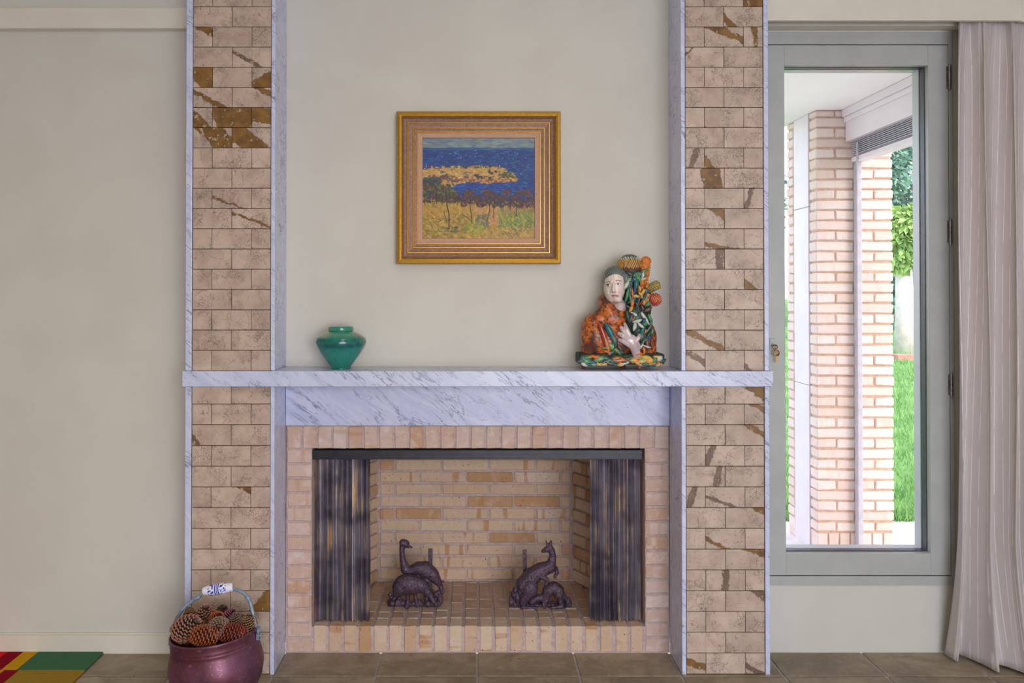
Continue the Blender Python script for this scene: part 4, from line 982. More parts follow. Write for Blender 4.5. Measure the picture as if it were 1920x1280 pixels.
# ------------------------------------------------------------------ andirons
def andiron(name_label, Y0, build):
    s = (DIST + Y0) / FPX
    Q = lambda px, py, d=0.0: (lambda p: Vector((p.x, Y0 + d, p.z)))(P(px, py, Y0))
    c = lambda pts, rr: ('c', [Q(*p) for p in pts], [r * s for r in rr])
    e = lambda px, py, rx, rz, ry=None, d=0.0, rot=0.0: ('e', Q(px, py, d), (rx * s, (ry or min(rx, rz)) * s, rz * s), (0, rot, 0))
    return build(Q, c, e, s, Y0)
def emu(Q, c, e, s, Y0):
    t = thing('andiron', 'cast iron andiron of a standing emu and a feeding emu', 'andiron', (Q(778, 1137).x, Y0, HZ))
    inv = Matrix.Translation(-t.location)
    def add(nm, parts, vox=.0026, it=2):
        o = meshobj(nm, remesh(parts, vox, it, HZ + .0005), M['iron'], t); o.matrix_parent_inverse = inv; return o
    b = .022
    add('standing_emu', [c([(755, 1020, b), (760, 1021.5, b)], [7.5, 7.5]), e(757, 1019, 9.5, 5, 7, b), c([(762, 1026, b), (771.5, 1028.5, b)], [4.2, 2.0]), c([(753.5, 1026, b), (753, 1040, b), (755, 1055, b), (760, 1070, b)], [6.0, 5.2, 6.4, 10]),
                         c([(766, 1074, b), (784, 1068, b), (797, 1068, b), (810, 1079, b), (820, 1093, b)], [9, 13, 14, 13, 8]), e(798, 1072, 24, 15, 14, b, .45),
                         c([(820, 1092, b), (826, 1102, b), (827, 1112, b)], [6.5, 5, 4]), c([(826, 1094, b), (832, 1092, b)], [2.2, 1.6]), c([(825, 1118, b), (834, 1108, b)], [4.5, 1.5])])
    add('feeding_emu', [e(768, 1093, 29, 19, 15, -.012, .10), e(752, 1098, 16, 16, 13, -.012), e(786, 1094, 20, 14, 13, -.012, .4), c([(745, 1105, -.012), (741, 1114, -.012)], [9, 4]),
                        c([(796, 1100, -.012), (806, 1112, -.014), (813, 1124, -.016), (819, 1131, -.018)], [10, 6.5, 4.6, 3.2]), e(814, 1125, 6, 5, 5, -.016, .8),
                        c([(764, 1108, -.014), (765, 1122, -.012), (763, 1135, -.014)], [6, 3.6, 4.6]), c([(777, 1106, .004), (779, 1120, .002), (783, 1134, -.002)], [5.5, 3.8, 5])])
    rk = []
    r = random.Random(2)
    for x, y, a in ((729, 1131, 5), (733, 1122, 4.6), (736, 1130, 6), (732, 1113, 4.2), (745, 1130, 7), (755, 1131, 6.5), (748, 1122, 5), (766, 1133, 6), (776, 1132, 5.5), (786, 1131, 7), (800, 1122, 6), (802, 1131, 7), (798, 1115, 4.5), (812, 1131, 7), (822, 1131, 6.5), (825, 1124, 6), (808, 1122, 5), (818, 1115, 7)):
        rk.append(e(x, y, a, a * .95, a * 1.1, r.uniform(-.008, .02)))
    rk.append(c([(730, 1134, .004), (824, 1134, .004)], [3.5, 3.5])); rk.append(c([(822, 1112, .01), (826, 1128, .006)], [5, 5]))
    add('rock_base', rk, .0026, 1)
    p0, p1 = Q(806, 1066, .05), Q(805, 1035, .05)
    o = bevel(MB().box((p0.x - 4.0 * s, p0.y - .004, HZ), (p0.x + 4.0 * s, p0.y + .006, p1.z)).box((p0.x - 4 * s, Y0, HZ), (p0.x + 4 * s, Y0 + .19, HZ + .012)).build('shaft', M['iron'], t), .0015); o.matrix_parent_inverse = inv
def roo(Q, c, e, s, Y0):
    t = thing('andiron', 'cast iron andiron of a reared kangaroo and a crouching joey', 'andiron', (Q(1012, 1137).x, Y0, HZ))
    inv = Matrix.Translation(-t.location)
    def add(nm, parts, vox=.0026, it=2):
        o = meshobj(nm, remesh(parts, vox, it, HZ + .0005), M['iron'], t); o.matrix_parent_inverse = inv; return o
    b = .012
    add('kangaroo', [e(1030, 1030, 8.5, 7.2, 6, b, -.3), c([(1026, 1031, b), (1018, 1034.5, b)], [6, 3.4]), c([(1027, 1024, b), (1024, 1014, b)], [2.6, 1.2]), c([(1032, 1023, b), (1034, 1015.5, b)], [3.6, 2.0]),
                     c([(1035, 1033, b), (1037, 1045, b), (1033, 1060, b)], [6.2, 6.8, 10]), c([(1031, 1064, b), (1014, 1070, b), (998, 1082, b), (985, 1098, b)], [12, 14.5, 17, 19]),
                     e(987, 1103, 19, 26, 15, b - .004, .5), e(993, 1102, 15, 19, 10, b - .03, .45), c([(988, 1112, -.012), (980, 1126, -.016), (982, 1136, -.016)], [11, 7, 4]), c([(980, 1136, -.018), (1006, 1136.5, -.020)], [4.2, 3.0]),
                     c([(1022, 1070, -.006), (1015, 1079, -.012), (1025, 1084, -.016), (1026, 1089, -.018), (1022, 1093, -.018)], [8, 6, 4.2, 3.2, 3.2]),
                     c([(1034, 1066, .02), (1042, 1068, .02), (1045.5, 1075, .018), (1041, 1083, .016)], [6.5, 5, 3.8, 3.2]), c([(972, 1110, b), (966, 1126, b), (962, 1135, b)], [10, 7, 5])])
    f = -.010
    add('joey', [c([(1021, 1120, f), (1027, 1106, f), (1038, 1099, f), (1046, 1105, f)], [8.5, 11, 11.5, 12]), e(1047, 1108, 9.5, 14, 9, f - .012), c([(1018, 1118, f), (1008, 1119, f), (1001, 1123, f)], [8, 6.4, 6]),
                 e(998, 1126, 7, 6, 5, f, -.5), c([(1003, 1118, f), (1009, 1112, f)], [2.6, 1.6]), c([(1024, 1122, f - .006), (1018, 1130, f - .008), (1021, 1135, f - .01)], [6, 4, 3.4]), c([(1048, 1118, f - .012), (1052, 1130, f - .012)], [6.5, 4]),
                 c([(1052, 1133, f - .014), (1034, 1135, f - .016)], [3.8, 3.0]), c([(1056, 1112, f), (1061, 1122, f), (1064, 1133, f)], [4.6, 4, 3])])
    r = random.Random(6); lv = []
    for x0, y0, x1, y1 in ((962, 1134, 955, 1110), (966, 1134, 963, 1098), (970, 1130, 969, 1106), (958, 1135, 956, 1122), (972, 1134, 975, 1114), (968, 1120, 958, 1108), (980, 1134, 994, 1112), (984, 1130, 998, 1116), (976, 1130, 986, 1110),
                           (1058, 1134, 1060, 1114), (1064, 1134, 1069, 1120), (1068, 1135, 1071, 1128), (1060, 1132, 1066, 1117), (958, 1130, 964, 1114), (966, 1112, 968, 1096)):
        d = r.uniform(-.014, .016); lv.append(c([(x0, y0, d), ((x0 + x1) / 2 + r.uniform(-2, 2), (y0 + y1) / 2, d - .004), (x1, y1, d)], [2.4, 4.6, 1.2]))
    lv.append(c([(958, 1134.5, 0), (1068, 1134.5, 0)], [4.2, 4.2])); lv.append(c([(985, 1133, .012), (1060, 1133, .012)], [4.5, 4.5]))
    add('leaf_base', lv, .0024, 1)
    p0, p1 = Q(985.5, 1070, .05), Q(983.5, 1037, .05)
    o = bevel(MB().box((p0.x - 3.6 * s, p0.y - .004, HZ), (p0.x + 3.6 * s, p0.y + .006, p1.z)).box((p0.x - 3.6 * s, Y0, HZ), (p0.x + 3.6 * s, Y0 + .19, HZ + .012)).build('shaft', M['iron'], t), .0015); o.matrix_parent_inverse = inv
andiron('', .208, emu); andiron('', .208, roo)

# ------------------------------------------------------------------ pot with pinecones
def pot_mat():
    m, nt, b = newmat('aged_copper'); co = objco(nt)
    n = noise_(nt, co, 9, 4); c = mixc(nt, smooth(nt, n, .35, .65), C(124, 80, 104), C(102, 54, 64))
    c = mixc(nt, math_(nt, 'MULTIPLY', smooth(nt, noise_(nt, nd(nt, 'ShaderNodeMapping', {'Vector': co, 'Scale': (1, 1, .3)}).outputs[0], 20, 4), .5, .7), .6), c, C(70, 54, 80))
    c = mixc(nt, math_(nt, 'MULTIPLY', smooth(nt, noise_(nt, co, 90, 3), .62, .70), .5), c, C(156, 140, 160))
    nt.links.new(c, b.inputs['Base Color']); b.inputs['Metallic'].default_value = .5; b.inputs['Roughness'].default_value = .44
    bump(nt, b, noise_(nt, co, 60, 3), .12, .002); return m
M['pot'] = pot_mat(); M['verdi'] = pm('verdigris', C(146, 164, 184), C(118, 134, 158), 70, .5, .3, bmp=.3)
PYc = -.425; ps = (DIST + PYc) / FPX; pc = P(402, 1181, PYc)
TILT = -.085
pot = thing('pot', 'round purplish copper pot full of pinecones standing by the tiled pier', 'pot', (pc.x + .019, PYc, .0), rot=(0, TILT, 0))
h0 = pc.z; rr_, rb = 79 * ps, 86.5 * ps
prof = [(0, .016), (.07, .014), (.105, .022), (.135, .050), (.154, .085), (rb, .128), (rb - .001, .150), (rb - .006, .176), (rb - .012, .198), (rb - .015, .208), (rb - .0135, .211), (rb - .0145, .215), (rb - .0155, .219), (rb - .014, .222), (rb - .015, .226), (rr_ - .001, h0 - .012),
        (rr_ + .002, h0 - .006), (rr_ + .002, h0), (rr_ - .003, h0 + .001), (rr_ - .006, h0 - .006), (rb - .020, .205), (rb - .012, .150), (rb - .010, .12), (.14, .06), (.10, .03), (0.001, .026)]
MB().lathe(prof, 72).build('bowl', M['pot'], pot, True)
for k in range(3):
    a = k * 2 * math.pi / 3 + .5
    MB().tube([(.10 * math.cos(a), .10 * math.sin(a), .030), (.118 * math.cos(a), .118 * math.sin(a), .009 - .118 * math.cos(a) * math.sin(TILT) * -1 * 0)], [.014, .010], 10).build('foot', M['pot'], pot, True)
TI = (Matrix.Translation(Vector((pc.x + .019, PYc, 0))) @ Euler((0, TILT, 0)).to_matrix().to_4x4()).inverted()
def Qp(px, py, d=0.0):
    p = P(px, py, PYc + d); return p
def potpart(o): o.matrix_parent_inverse = TI; return o
bail_l = [Qp(326, 1191, -.004), Qp(325, 1180, 0), Qp(327, 1170, .004), Qp(332, 1158, .010), Qp(340, 1145, .016), Qp(351, 1133, .021), Qp(363, 1124, .025), Qp(374, 1118.5, .027), Qp(377, 1114, .028), Qp(380, 1109, .028)]
bail_r = [Qp(437, 1101.5, .028), Qp(442, 1105.5, .028), Qp(449, 1107, .026), Qp(458, 1112, .023), Qp(466, 1122, .018), Qp(471, 1135, .012), Qp(474, 1148, .006), Qp(478, 1165, .002), Qp(481.5, 1177, -.002)]
ba = MB().tube(bail_l, [.0046, .0060, .0066, .0067, .0067, .0067, .0066, .0062, .0048, .0036], 12).tube(bail_r, [.0036, .0050, .0064, .0067, .0067, .0066, .0062, .0054, .0046], 12).tube([bail_l[-1], bail_r[0]], .0032, 8)
bl = potpart(ba.build('handle', M['verdi'], pot, True))
def grip_mat():
    m, nt, b = newmat('delft_grip'); co = objco(nt); sx = nd(nt, 'ShaderNodeSeparateXYZ', {0: co}); x = sx.outputs[0]; ax = math_(nt, 'ABSOLUTE', x)
    st = math_(nt, 'MAXIMUM', math_(nt, 'LESS_THAN', ax, .0014), math_(nt, 'LESS_THAN', math_(nt, 'ABSOLUTE', math_(nt, 'SUBTRACT', ax, .0060)), .0019))
    n = noise_(nt, nd(nt, 'ShaderNodeMapping', {'Vector': co, 'Scale': (.7, 1.3, 1.3)}).outputs[0], 120, 2)
    lf = math_(nt, 'MULTIPLY', math_(nt, 'GREATER_THAN', n, .52), math_(nt, 'LESS_THAN', math_(nt, 'ABSOLUTE', math_(nt, 'SUBTRACT', ax, .022)), .0105))
    c = mixc(nt, math_(nt, 'MAXIMUM', st, lf), C(232, 232, 244), C(24, 52, 186))
    nt.links.new(c, b.inputs['Base Color']); b.inputs['Roughness'].default_value = .15; b.inputs['Coat Weight'].default_value = .5; return m
ga, gb = Qp(381, 1108.2, .028), Qp(436.5, 1100.2, .028); gl_ = (gb - ga).length
gp = MB(); prof = [(0.001, -gl_/2), (7.2*ps, -gl_/2), (7.6*ps, -gl_*.47), (8.4*ps, -gl_*.38), (10.4*ps, -gl_*.2), (10.9*ps, 0), (10.4*ps, gl_*.2), (8.4*ps, gl_*.38), (7.6*ps, gl_*.47), (7.2*ps, gl_/2), (.001, gl_/2)]
gp.lathe(prof, 32); gp.v = [(z, y, -x) for x, y, z in gp.v]
go = gp.build('handle_grip', grip_mat(), bl, True); dv = (gb - ga).normalized()
go.location = (ga + gb) / 2; go.rotation_euler = (0, -math.atan2(dv.z, dv.x), 0); go['label'] = 'white ceramic grip with blue leaf pattern and stripes'
for sx, px, py in ((-1, 323, 1196), (1, 483, 1180)):
    q = Qp(px, py); z = q.z
    lm = MB().box((q.x - .003 - .004 * (sx < 0), q.y - .010, z - .034), (q.x + .003 + .004 * (sx > 0), q.y + .010, z - .010)).tube([(q.x + sx * .004 + .0 * math.cos(a), q.y + .013 * math.cos(a), z - .004 + .013 * math.sin(a)) for a in [k * math.pi / 6 for k in range(13)]], .0038, 8, cap=False)
    lm.tube([(q.x - sx * .004, q.y, z - .020), (q.x + sx * .014, q.y, z - .022)], [.006, .004], 10)
    potpart(bevel(lm.build('handle_lug', M['verdi'], pot), .002))

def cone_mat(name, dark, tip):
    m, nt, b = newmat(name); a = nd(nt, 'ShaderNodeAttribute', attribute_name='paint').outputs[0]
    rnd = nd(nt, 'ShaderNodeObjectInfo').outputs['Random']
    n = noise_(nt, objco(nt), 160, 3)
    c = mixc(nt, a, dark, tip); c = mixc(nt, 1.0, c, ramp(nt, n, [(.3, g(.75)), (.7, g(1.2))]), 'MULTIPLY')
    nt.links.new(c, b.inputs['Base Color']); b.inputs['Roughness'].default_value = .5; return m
CM = {'pink': cone_mat('cone_pinkish', C(62, 34, 30), C(190, 136, 112)), 'orange': cone_mat('cone_orange', C(66, 28, 20), C(206, 112, 64)), 'tan': cone_mat('cone_tan', C(70, 46, 34), C(186, 138, 92)),
      'grey': cone_mat('cone_grey', C(58, 44, 40), C(158, 128, 106)), 'red': cone_mat('cone_red', C(54, 22, 22), C(188, 84, 68)), 'rose': cone_mat('cone_rose', C(64, 32, 40), C(184, 116, 134)), 'dark': cone_mat('cone_dark', C(34, 24, 24), C(116, 76, 58))}
def cone_mesh(nsc, openness, seed):
    """unit pinecone along +Z, base at -1, tip at +1, radius about .8"""
    r = random.Random(seed); mb = MB(); tips = []
    for i in range(nsc):
        f = (i + .5) / nsc; z = -.92 + 1.84 * f; rad = .78 * math.sqrt(max(.02, 1 - ((z + .15) / 1.13) ** 2)); a = i * 2.399963
        up = Vector((0, 0, 1)); out = Vector((math.cos(a), math.sin(a), 0)); side = up.cross(out)
        dirn = (out * (openness * (1 - .5 * f) + .25) + up * (.25 + .75 * f)).normalized(); nrm = dirn.cross(side).normalized()
        base = out * rad * .62 + up * z; ln = .34 * (1 - .25 * f) * (.75 + rad * .5); w = .168 * (1.08 - .45 * f) * (.6 + rad * .6); th = .05
        tip = base + dirn * ln * (1 + r.uniform(-.08, .08))
        o = [base - side * w * .5 + nrm * th * .4, base + side * w * .5 + nrm * th * .4, tip + side * w + nrm * th, tip - side * w + nrm * th,
             base - side * w * .5 - nrm * th * .4, base + side * w * .5 - nrm * th * .4, tip + side * w - nrm * th, tip - side * w - nrm * th, tip + dirn * .07]
        mb.add(o, [(0, 1, 2, 3), (5, 4, 7, 6), (0, 3, 7, 4), (1, 5, 6, 2), (3, 2, 8), (2, 6, 8), (6, 7, 8), (7, 3, 8)])
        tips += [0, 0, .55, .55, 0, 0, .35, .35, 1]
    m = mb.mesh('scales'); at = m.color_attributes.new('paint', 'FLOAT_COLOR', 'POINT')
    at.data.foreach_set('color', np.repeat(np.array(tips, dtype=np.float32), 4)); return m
KM = [cone_mesh(118, 1.1, 1), cone_mesh(130, 1.6, 2), cone_mesh(140, .6, 3)]
core_m = remesh([('e', (0, 0, -.1), (.52, .52, .82))], .09, 1)
CONES = [  # px, py, depth offset, radius px, axis, shape, tone, label
    (350, 1181, -.062, 22, (.75, -.35, .55), 0, 'pink', 'large pinkish-brown pinecone leaning on the pot rim below the pale blue handle arm'),
    (354, 1159, .02, 12, (.1, .5, .8), 2, 'tan', 'small smooth closed brown pinecone behind the large pinkish one'),
    (384, 1196, -.095, 20, (-.9, -.3, .15), 0, 'orange', 'glowing orange pinecone lying along the front rim of the pot'),
    (409, 1181, -.060, 19, (.05, -.95, .25), 1, 'grey', 'open pinecone showing its spiral rosette in the middle of the pile'),
    (384, 1158, .04, 18, (.2, -.5, .8), 0, 'pink', 'upright reddish-tan pinecone at the back below the ceramic grip'),
    (406, 1163, .015, 13, (.5, -.6, .5), 1, 'orange', 'bright orange pinecone just behind the spiral rosette cone'),
    (431, 1159, .045, 13, (.6, -.4, .6), 1, 'rose', 'purplish rose-tinted pinecone at the back rim of the pot'),
    (440, 1171, -.005, 14, (.25, -.2, .95), 2, 'grey', 'grey-brown tightly closed oval pinecone between rose and golden cones'),
    (466, 1174, .01, 16, (.2, -.3, .9), 2, 'tan', 'golden brown closed pinecone resting against the rim beside the pier'),
    (434, 1192, -.065, 19, (-.85, -.35, .3), 0, 'red', 'dark red-brown open pinecone tucked in front of the grey-brown oval one'),
    (453, 1191, -.055, 10, (.8, -.4, .4), 1, 'red', 'tiny rosy-red pinecone tip beside the golden closed cone'),
    (416, 1153, .085, 12, (.3, -.3, .8), 1, 'dark', 'shadowy dark pinecone against the far inner rim'),
    (342, 1196, -.035, 15, (-.5, -.6, .4), 0, 'red', 'half-hidden reddish pinecone squeezed under the large pinkish one'),
    (371, 1182, .0, 15, (.3, -.6, .6), 0, 'tan', 'tan pinecone wedged between the large pinkish and rosette cones'),
]
for i in range(5):
    a = i * 1.25; CONES.append((402 + 42 * math.cos(a) * (i > 0), 1205 + 10 * math.sin(a), .02 + .07 * math.sin(a), 17, (math.cos(a * 3), math.sin(a * 2), .3), 1, 'dark', 'dark pinecone buried deep inside the pot under the others'))
for i, (px, py, d, r, ax, k, tone, lab) in enumerate(CONES):
    p = P(px, py, PYc + d)
    p.z += .008
    if i > 13: p.z -= .053
    q = Vector(ax).normalized().to_track_quat('Z', 'Y'); sc = r * ps * 1.22
    o = link('pinecone', core_m.copy() if False else core_m, None, p, q.to_euler()); o.scale = (sc,) * 3
    if not core_m.materials: core_m.materials.append(pm('cone_core', C(58, 36, 30), C(44, 28, 24), 50, .8))
    tag(o, lab, 'pinecone', 'pinecones heaped in the copper pot')
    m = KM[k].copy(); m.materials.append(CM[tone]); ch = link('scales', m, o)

# ------------------------------------------------------------------ rug
rug = thing('rug', 'patchwork wool rug in green, yellow and reds against baseboard', 'rug', (-1.8, -.5, 0))
ri = Matrix.Translation(-rug.location)
RM = {k: pm('wool_' + k, a, b, 400, .95, bmp=.6, bdist=.002, spec=.05) for k, a, b in (('green', C(78, 122, 88), C(64, 106, 76)), ('yellow', C(216, 164, 30), C(196, 146, 24)), ('olive', C(170, 138, 50), C(152, 122, 44)), ('maroon', C(150, 18, 34), C(130, 12, 30)), ('red', C(232, 36, 40), C(214, 30, 36)), ('back', C(120, 96, 60), C(100, 80, 50)))}
xe = P(193.5, 1222.5, -.016).x
rows_ = [(-.016, -.183, [(xe, -1.733, 'green'), (-1.733, -1.792, 'yellow'), (-1.792, -1.855, 'maroon'), (-1.855, -2.15, 'red'), (-2.15, -2.6, 'olive')]),
         (-.183, -.40, [(xe, -1.722, 'olive'), (-1.722, -1.778, 'maroon'), (-1.778, -2.02, 'yellow'), (-2.02, -2.6, 'green')]),
         (-.40, -.75, [(xe, -1.62, 'red'), (-1.62, -1.95, 'green'), (-1.95, -2.6, 'maroon')]), (-.75, -1.2, [(xe, -1.8, 'yellow'), (-1.8, -2.2, 'maroon'), (-2.2, -2.6, 'olive')])]
for y0, y1, cells in rows_:
    for x0, x1, k in cells:
        o = bevel(MB().box((x0, y0, .002), (x1, y1, .0105)).build('patch', RM[k], rug), .0012, 1); o.matrix_parent_inverse = ri
o = MB().box((xe + .002, -.014, .0006), (-2.602, -1.202, .0022)).build('backing', RM['back'], rug); o.matrix_parent_inverse = ri

# ------------------------------------------------------------------ outside: porch, piers, blind, garden
GZ = -.05
OY = 1.5
sz = P(1550, 206, OY).z                                     # porch soffit
struct(MB().box((0.6, .121, sz), (2.28, 2.0, sz + .12)).build('ceiling_porch', M['soffit']))
struct(MB().box((-1.5, .121, GZ - .1), (2.27, 2.2, GZ)).build('floor_porch', M['pave']))
def brick_pier(label, x0, x1, y0, y1, lens, seed):
    t = thing('brick_pier', label, 'brick pier', ((x0 + x1) / 2, (y0 + y1) / 2, GZ)); r = random.Random(seed)
    inv = Matrix.Translation(-t.location)
    o = MB().box((x0 + .008, y0 + .008, GZ), (x1 - .008, y1 - .008, sz - .001)).build('mortar', M['mortar_out'], t); o.matrix_parent_inverse = inv
    pit = .0597; z = GZ + .12
    w = x1 - x0
    nb = max(1, round(w / .06)) if lens == 'x' else 1
    # soldier course at the foot
    for i in range(nb):
        o = link('brick', brickmesh(.112, w / nb - .008, y1 - y0, M['brick_out']), t, (x0 + w * (i + .5) / nb, (y0 + y1) / 2, GZ + .057), (0, math.pi / 2, 0)); o.matrix_parent_inverse = inv
    k = 0
    while z < sz - .012:
        h = min(pit, sz - z)
        cuts = ([0, .5, 1] if k % 2 else [0, .25, .75, 1]) if lens == 'x' else [0, 1]
        for c in range(len(cuts) - 1):
            a, b = x0 + w * cuts[c] + (.005 if c else 0), x0 + w * cuts[c+1] - (.005 if c < len(cuts) - 2 else 0)
            o = link('brick', brickmesh(b - a, h - .011, y1 - y0, M['brick_out'], .003, .005), t, ((a + b) / 2 + r.uniform(-.002, .002), (y0 + y1) / 2 + r.uniform(-.003, .003), z + h / 2)); o.matrix_parent_inverse = inv
        z += pit; k += 1
ox0, ox1 = P(1531, 600, OY).x, P(1675, 600, OY).x
brick_pier('wide whitewashed brick pier behind the window blind outside', ox0, ox1, OY, OY + .10, 'x', 3)
yA, yB, yC = OY + .108, OY + .342, OY + .446
brick_pier('narrow brick pier beyond the white panel outside the window', ox0 - .005, ox0 + .11, yB, yC, 'y', 5)
pn = thing('reveal_panel', 'flat white jointed panel between the two brick piers outside', 'panel', (ox0, yA, GZ))
for za, zb2 in ((GZ, .9), (.903, 1.95), (1.953, sz - .001)):
    o = bevel(MB().box((ox0 - .004, yA, za), (ox0 + .08, yB - .008, zb2)).build('board', M['white'], pn), .002, 1); o.matrix_parent_inverse = Matrix.Translation(-pn.location)
# fascia beam running from the pier back to the house, blind gathered beneath it
fx = P(1585, 300, OY).x; fz0 = P(1585, 266, OY).z
fa = thing('fascia_beam', 'white moulded beam above the gathered blind outside the window', 'beam', (fx, OY, fz0)); fi = Matrix.Translation(-fa.location)
o = MB().box((fx, .13, fz0), (fx + .10, OY - .004, sz - .075)).build('board', M['white'], fa); o.matrix_parent_inverse = fi
o = bevel(MB().box((fx - .012, .13, sz - .075), (fx + .10, OY - .004, sz - .045)).box((fx - .022, .13, sz - .045), (fx + .10, OY - .004, sz - .001)).build('moulding', M['white'], fa), .004); o.matrix_parent_inverse = fi
bl_ = thing('venetian_blind', 'grey slatted blind gathered up under the white beam outside', 'blind', (fx + .06, OY, fz0)); bi = Matrix.Translation(-bl_.location)
bz1 = P(1602, 300, OY).z; ns = 8
for k in range(ns):
    z = fz0 - (fz0 - bz1 - .02) * (k + .5) / ns
    mb = MB().box((fx + .030, .16, z - .0016), (fx + .100, OY - .012, z + .0016)); o = mb.build('slat', M['slat'], bl_, rot=None); o.matrix_parent_inverse = bi
o = bevel(MB().box((fx + .028, .16, bz1 - .014), (fx + .102, OY - .012, bz1 + .010)).build('bottom_rail', M['white'], bl_), .003); o.matrix_parent_inverse = bi
for yy_ in (OY - .10, .5):
    cm = MB()
    for q in range(7):
        cm.tube([(fx + .024, yy_ + .012 * math.sin(q * 2 + .5 * k), fz0 - .02 - k * .022) for k in range(7)], .0016, 5)
    o = cm.build('ladder_cord', M['slat'], bl_); o.matrix_parent_inverse = bi
gxa = P(1605, 600, OY - .03).x
tag(bevel(MB().box((gxa, OY - .05, GZ), (gxa + .028, OY - .004, bz1 - .014)).build('blind_guide', M['slat']), .003), 'slim vertical metal blind guide standing before the wide brick pier', 'post')
# ground beyond
def garden_ground(x, y):
    f = max(0, y - 2.4) / 12.6
    return GZ + .0 + .74 * f if f < 1 else GZ + .74 + (y - 15) * .03
mb = MB(); nx, ny = 40, 40
xs = np.linspace(-4, 22, nx + 1); ys = 2.2 + (np.linspace(0, 1, ny + 1) ** 1.7) * 30
vv = [(x, y, garden_ground(x, y)) for y in ys for x in xs]
mb.add(vv, [(j*(nx+1)+i, j*(nx+1)+i+1, (j+1)*(nx+1)+i+1, (j+1)*(nx+1)+i) for j in range(ny) for i in range(nx)])
M['lawn'] = pm('lawn_soil', C(106, 150, 88), C(130, 172, 104), 3, .9, spec=.1, detail=6)
struct(mb.build('floor_garden', M['lawn'], smooth_=True))
struct(MB().box((2.28, .121, GZ - .1), (9.0, 2.2, GZ - .012)).build('floor_path', M['pave']))
M['blade'] = pm('grass_blade', C(100, 156, 80), C(146, 190, 112), 5, .6, spec=.3)
r = np.random.RandomState(11); mb = MB()
for i in range(26000):
    y = 2.2 + 11.4 * r.rand() ** 1.8; sl = r.uniform(.30, .62); x = sl * (y + DIST) * 1.0
    if i % 5 == 0: x = r.uniform(0, 9)
    if abs(y - 10.14) < .2 or (abs(y - 11) < .25 and abs(x - P(1694, 630, 11.0).x) < .25): continue
    z = garden_ground(x, y) - .004; h = r.uniform(.03, .075) * (1 + .05 * y); w = .003 + .0006 * y; a = r.uniform(0, 6.28); lx, ly = r.uniform(-.6, .6, 2) * h
    dx, dy = w * math.cos(a), w * math.sin(a)
    mb.add([(x - dx, y - dy, z), (x + dx, y + dy, z), (x + lx, y + ly, z + h)], [(0, 1, 2)])
gr = mb.build('grass', M['blade']); tag(gr, 'bright green mown lawn outside the window', 'grass'); gr['kind'] = 'stuff'

def leafmat(name, a, b): return pm(name, a, b, 1.6, .5, spec=.3, detail=5)
LM = [leafmat('leaf_bluegreen', C(96, 138, 128), C(140, 176, 158)), leafmat('leaf_mid', C(84, 134, 78), C(126, 170, 100)), leafmat('leaf_lime', C(134, 172, 92), C(172, 204, 124)), leafmat('leaf_dusty', C(136, 156, 142), C(170, 186, 164))]
M['bark'] = pm('bark', C(116, 98, 92), C(84, 70, 66), 12, .9, bmp=.4); M['paleb'] = pm('pale_trunk', C(232, 224, 222), C(214, 204, 204), 8, .8, bmp=.2)
def foliage(blobs, n, size, seed, droop=0.0):
    rr = np.random.RandomState(seed); mb = MB(); vol = np.array([b[1][0] * b[1][1] * b[1][2] for b in blobs]) ** .67; vol = vol / vol.sum()
    for i in range(n):
        c, rad = blobs[rr.choice(len(blobs), p=vol)]
        d = rr.normal(size=3); d /= np.linalg.norm(d); k = rr.rand() ** .35
        p = Vector([c[q] + d[q] * rad[q] * k for q in range(3)])
        ax = Vector(rr.normal(size=3) * .7 + d * .8 + np.array([0, 0, -droop])).normalized(); sd = ax.cross(Vector(rr.normal(size=3))).normalized()
        L = size * rr.uniform(.7, 1.5); W = sd * L * .26
        mb.add([p, p + ax * L * .5 + W, p + ax * L, p + ax * L * .5 - W], [(0, 1, 2, 3)])
    return mb
def tree(name, label, cat, x, y, trunk, blobs, n, size, mat, bark, seed, droop=0.0, group=None):
    z = garden_ground(x, y); t = thing(name, label, cat, (x, y, z), group); tr = MB()
    for pts, rad in trunk: tr.tube([(a, b, c) for a, b, c in pts], rad, 10)
    tr.build('trunk', bark, t, True)
    f = foliage(blobs, n, size, seed, droop).build('foliage', mat, t); f['kind'] = 'stuff'
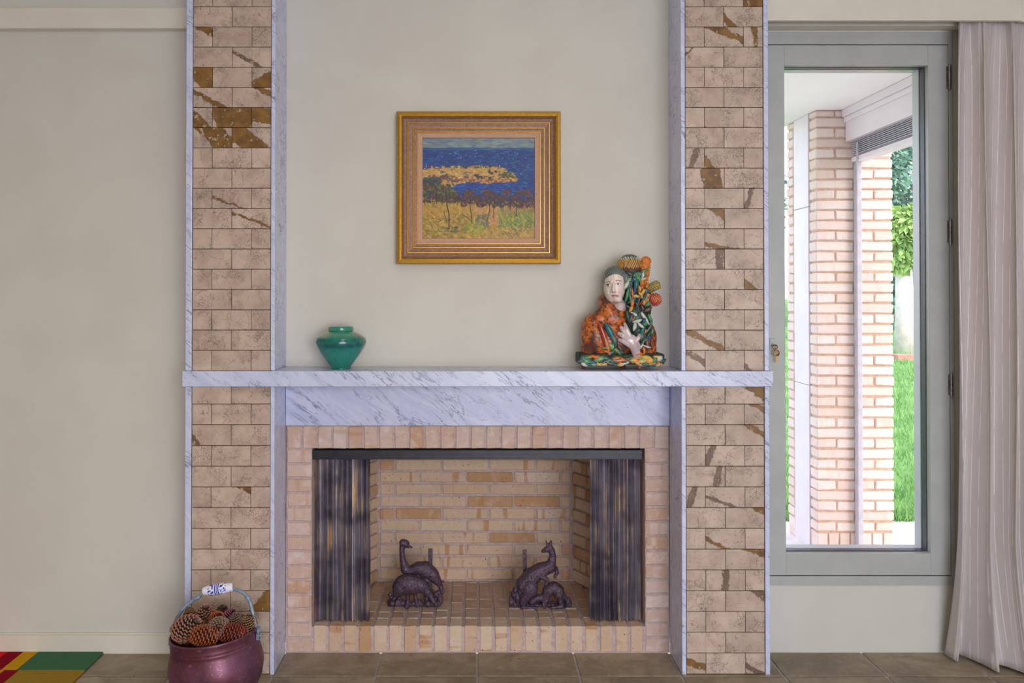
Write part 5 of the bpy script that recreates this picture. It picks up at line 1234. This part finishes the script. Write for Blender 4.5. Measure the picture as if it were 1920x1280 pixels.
# pale-trunked plant with a drooping lime crown, seen past the pier
yt = 11.0; p = P(1694, 630, yt); tx = p.x; gz_ = garden_ground(tx, yt)
hcrown = P(1694, 470, yt).z - gz_
tree('drooping_shrub', 'lime green drooping shrub on a thick pale trunk in the lawn', 'tree', tx, yt, [([(0, 0, -.05), (.02, 0, hcrown * .5), (.0, 0, hcrown + .15)], [.15, .14, .12])],
     [((.02, 0, hcrown + .30), (.34, .34, .42)), ((-.10, -.1, hcrown + .02), (.26, .26, .34)), ((.30, .1, hcrown + .22), (.26, .3, .30)), ((.12, -.05, hcrown + .50), (.28, .3, .26))], 3200, .13, LM[2], M['paleb'], 21, 1.0)
q = P(1712, 632, 10.2)
tag(bevel(MB().box((q.x - .34, 10.0, garden_ground(0, 10.0) - .05), (q.x + 1.6, 10.28, garden_ground(0, 10.0) + .09)).build('brick_edging', pm('edging_brick', C(206, 150, 140), C(180, 126, 118), 20, .9)), .01), 'low pink brick garden edging in front of the pale trunk', 'edging')
for i, (x, y, h, w, k, n_, sd_) in enumerate(((8.9, 15.6, 5.4, 1.8, 0, 20000, 31), (5.2, 18.0, 5.0, 1.7, 3, 5000, 32), (13.2, 16.5, 6.0, 1.9, 1, 6000, 33), (7.4, 22.5, 6.8, 2.0, 0, 11000, 34), (12.0, 22.5, 7.0, 2.1, 1, 11000, 35), (17.5, 20.5, 6.2, 2.0, 3, 4000, 36))):
    lab = ['dusty blue-green bushy tree behind the lime shrub', 'dusty grey-green tree seen through the gap beside the narrow brick pier', 'mid green tree at the end of the garden hedge', 'tall blue-green tree at the back of the garden', 'tall mid green tree behind the bushy blue-green one', 'dusty grey-green tree at the far corner of the garden'][i]
    rr = random.Random(sd_)
    bl2 = [((rr.uniform(-.6, .6) * w, rr.uniform(-.5, .5) * w, h * rr.uniform(.22, .9)), (w * rr.uniform(.4, .6), w * rr.uniform(.4, .6), h * rr.uniform(.13, .22))) for _ in range(11)] + [((0, 0, h * .2), (w * .9, w * .7, h * .22))]
    tree('garden_tree', lab, 'tree', x, y, [([(0, 0, -.1), (.1, 0, h * .4), (-.05, .1, h * .85)], [.16, .12, .04]), ([(.08, 0, h * .3), (.5 * w, .1, h * .6)], [.07, .02]), ([(.05, 0, h * .35), (-.5 * w, -.1, h * .65)], [.07, .02])], bl2, n_, .13, LM[k], M['bark'], sd_, .2, 'trees at the end of the garden')
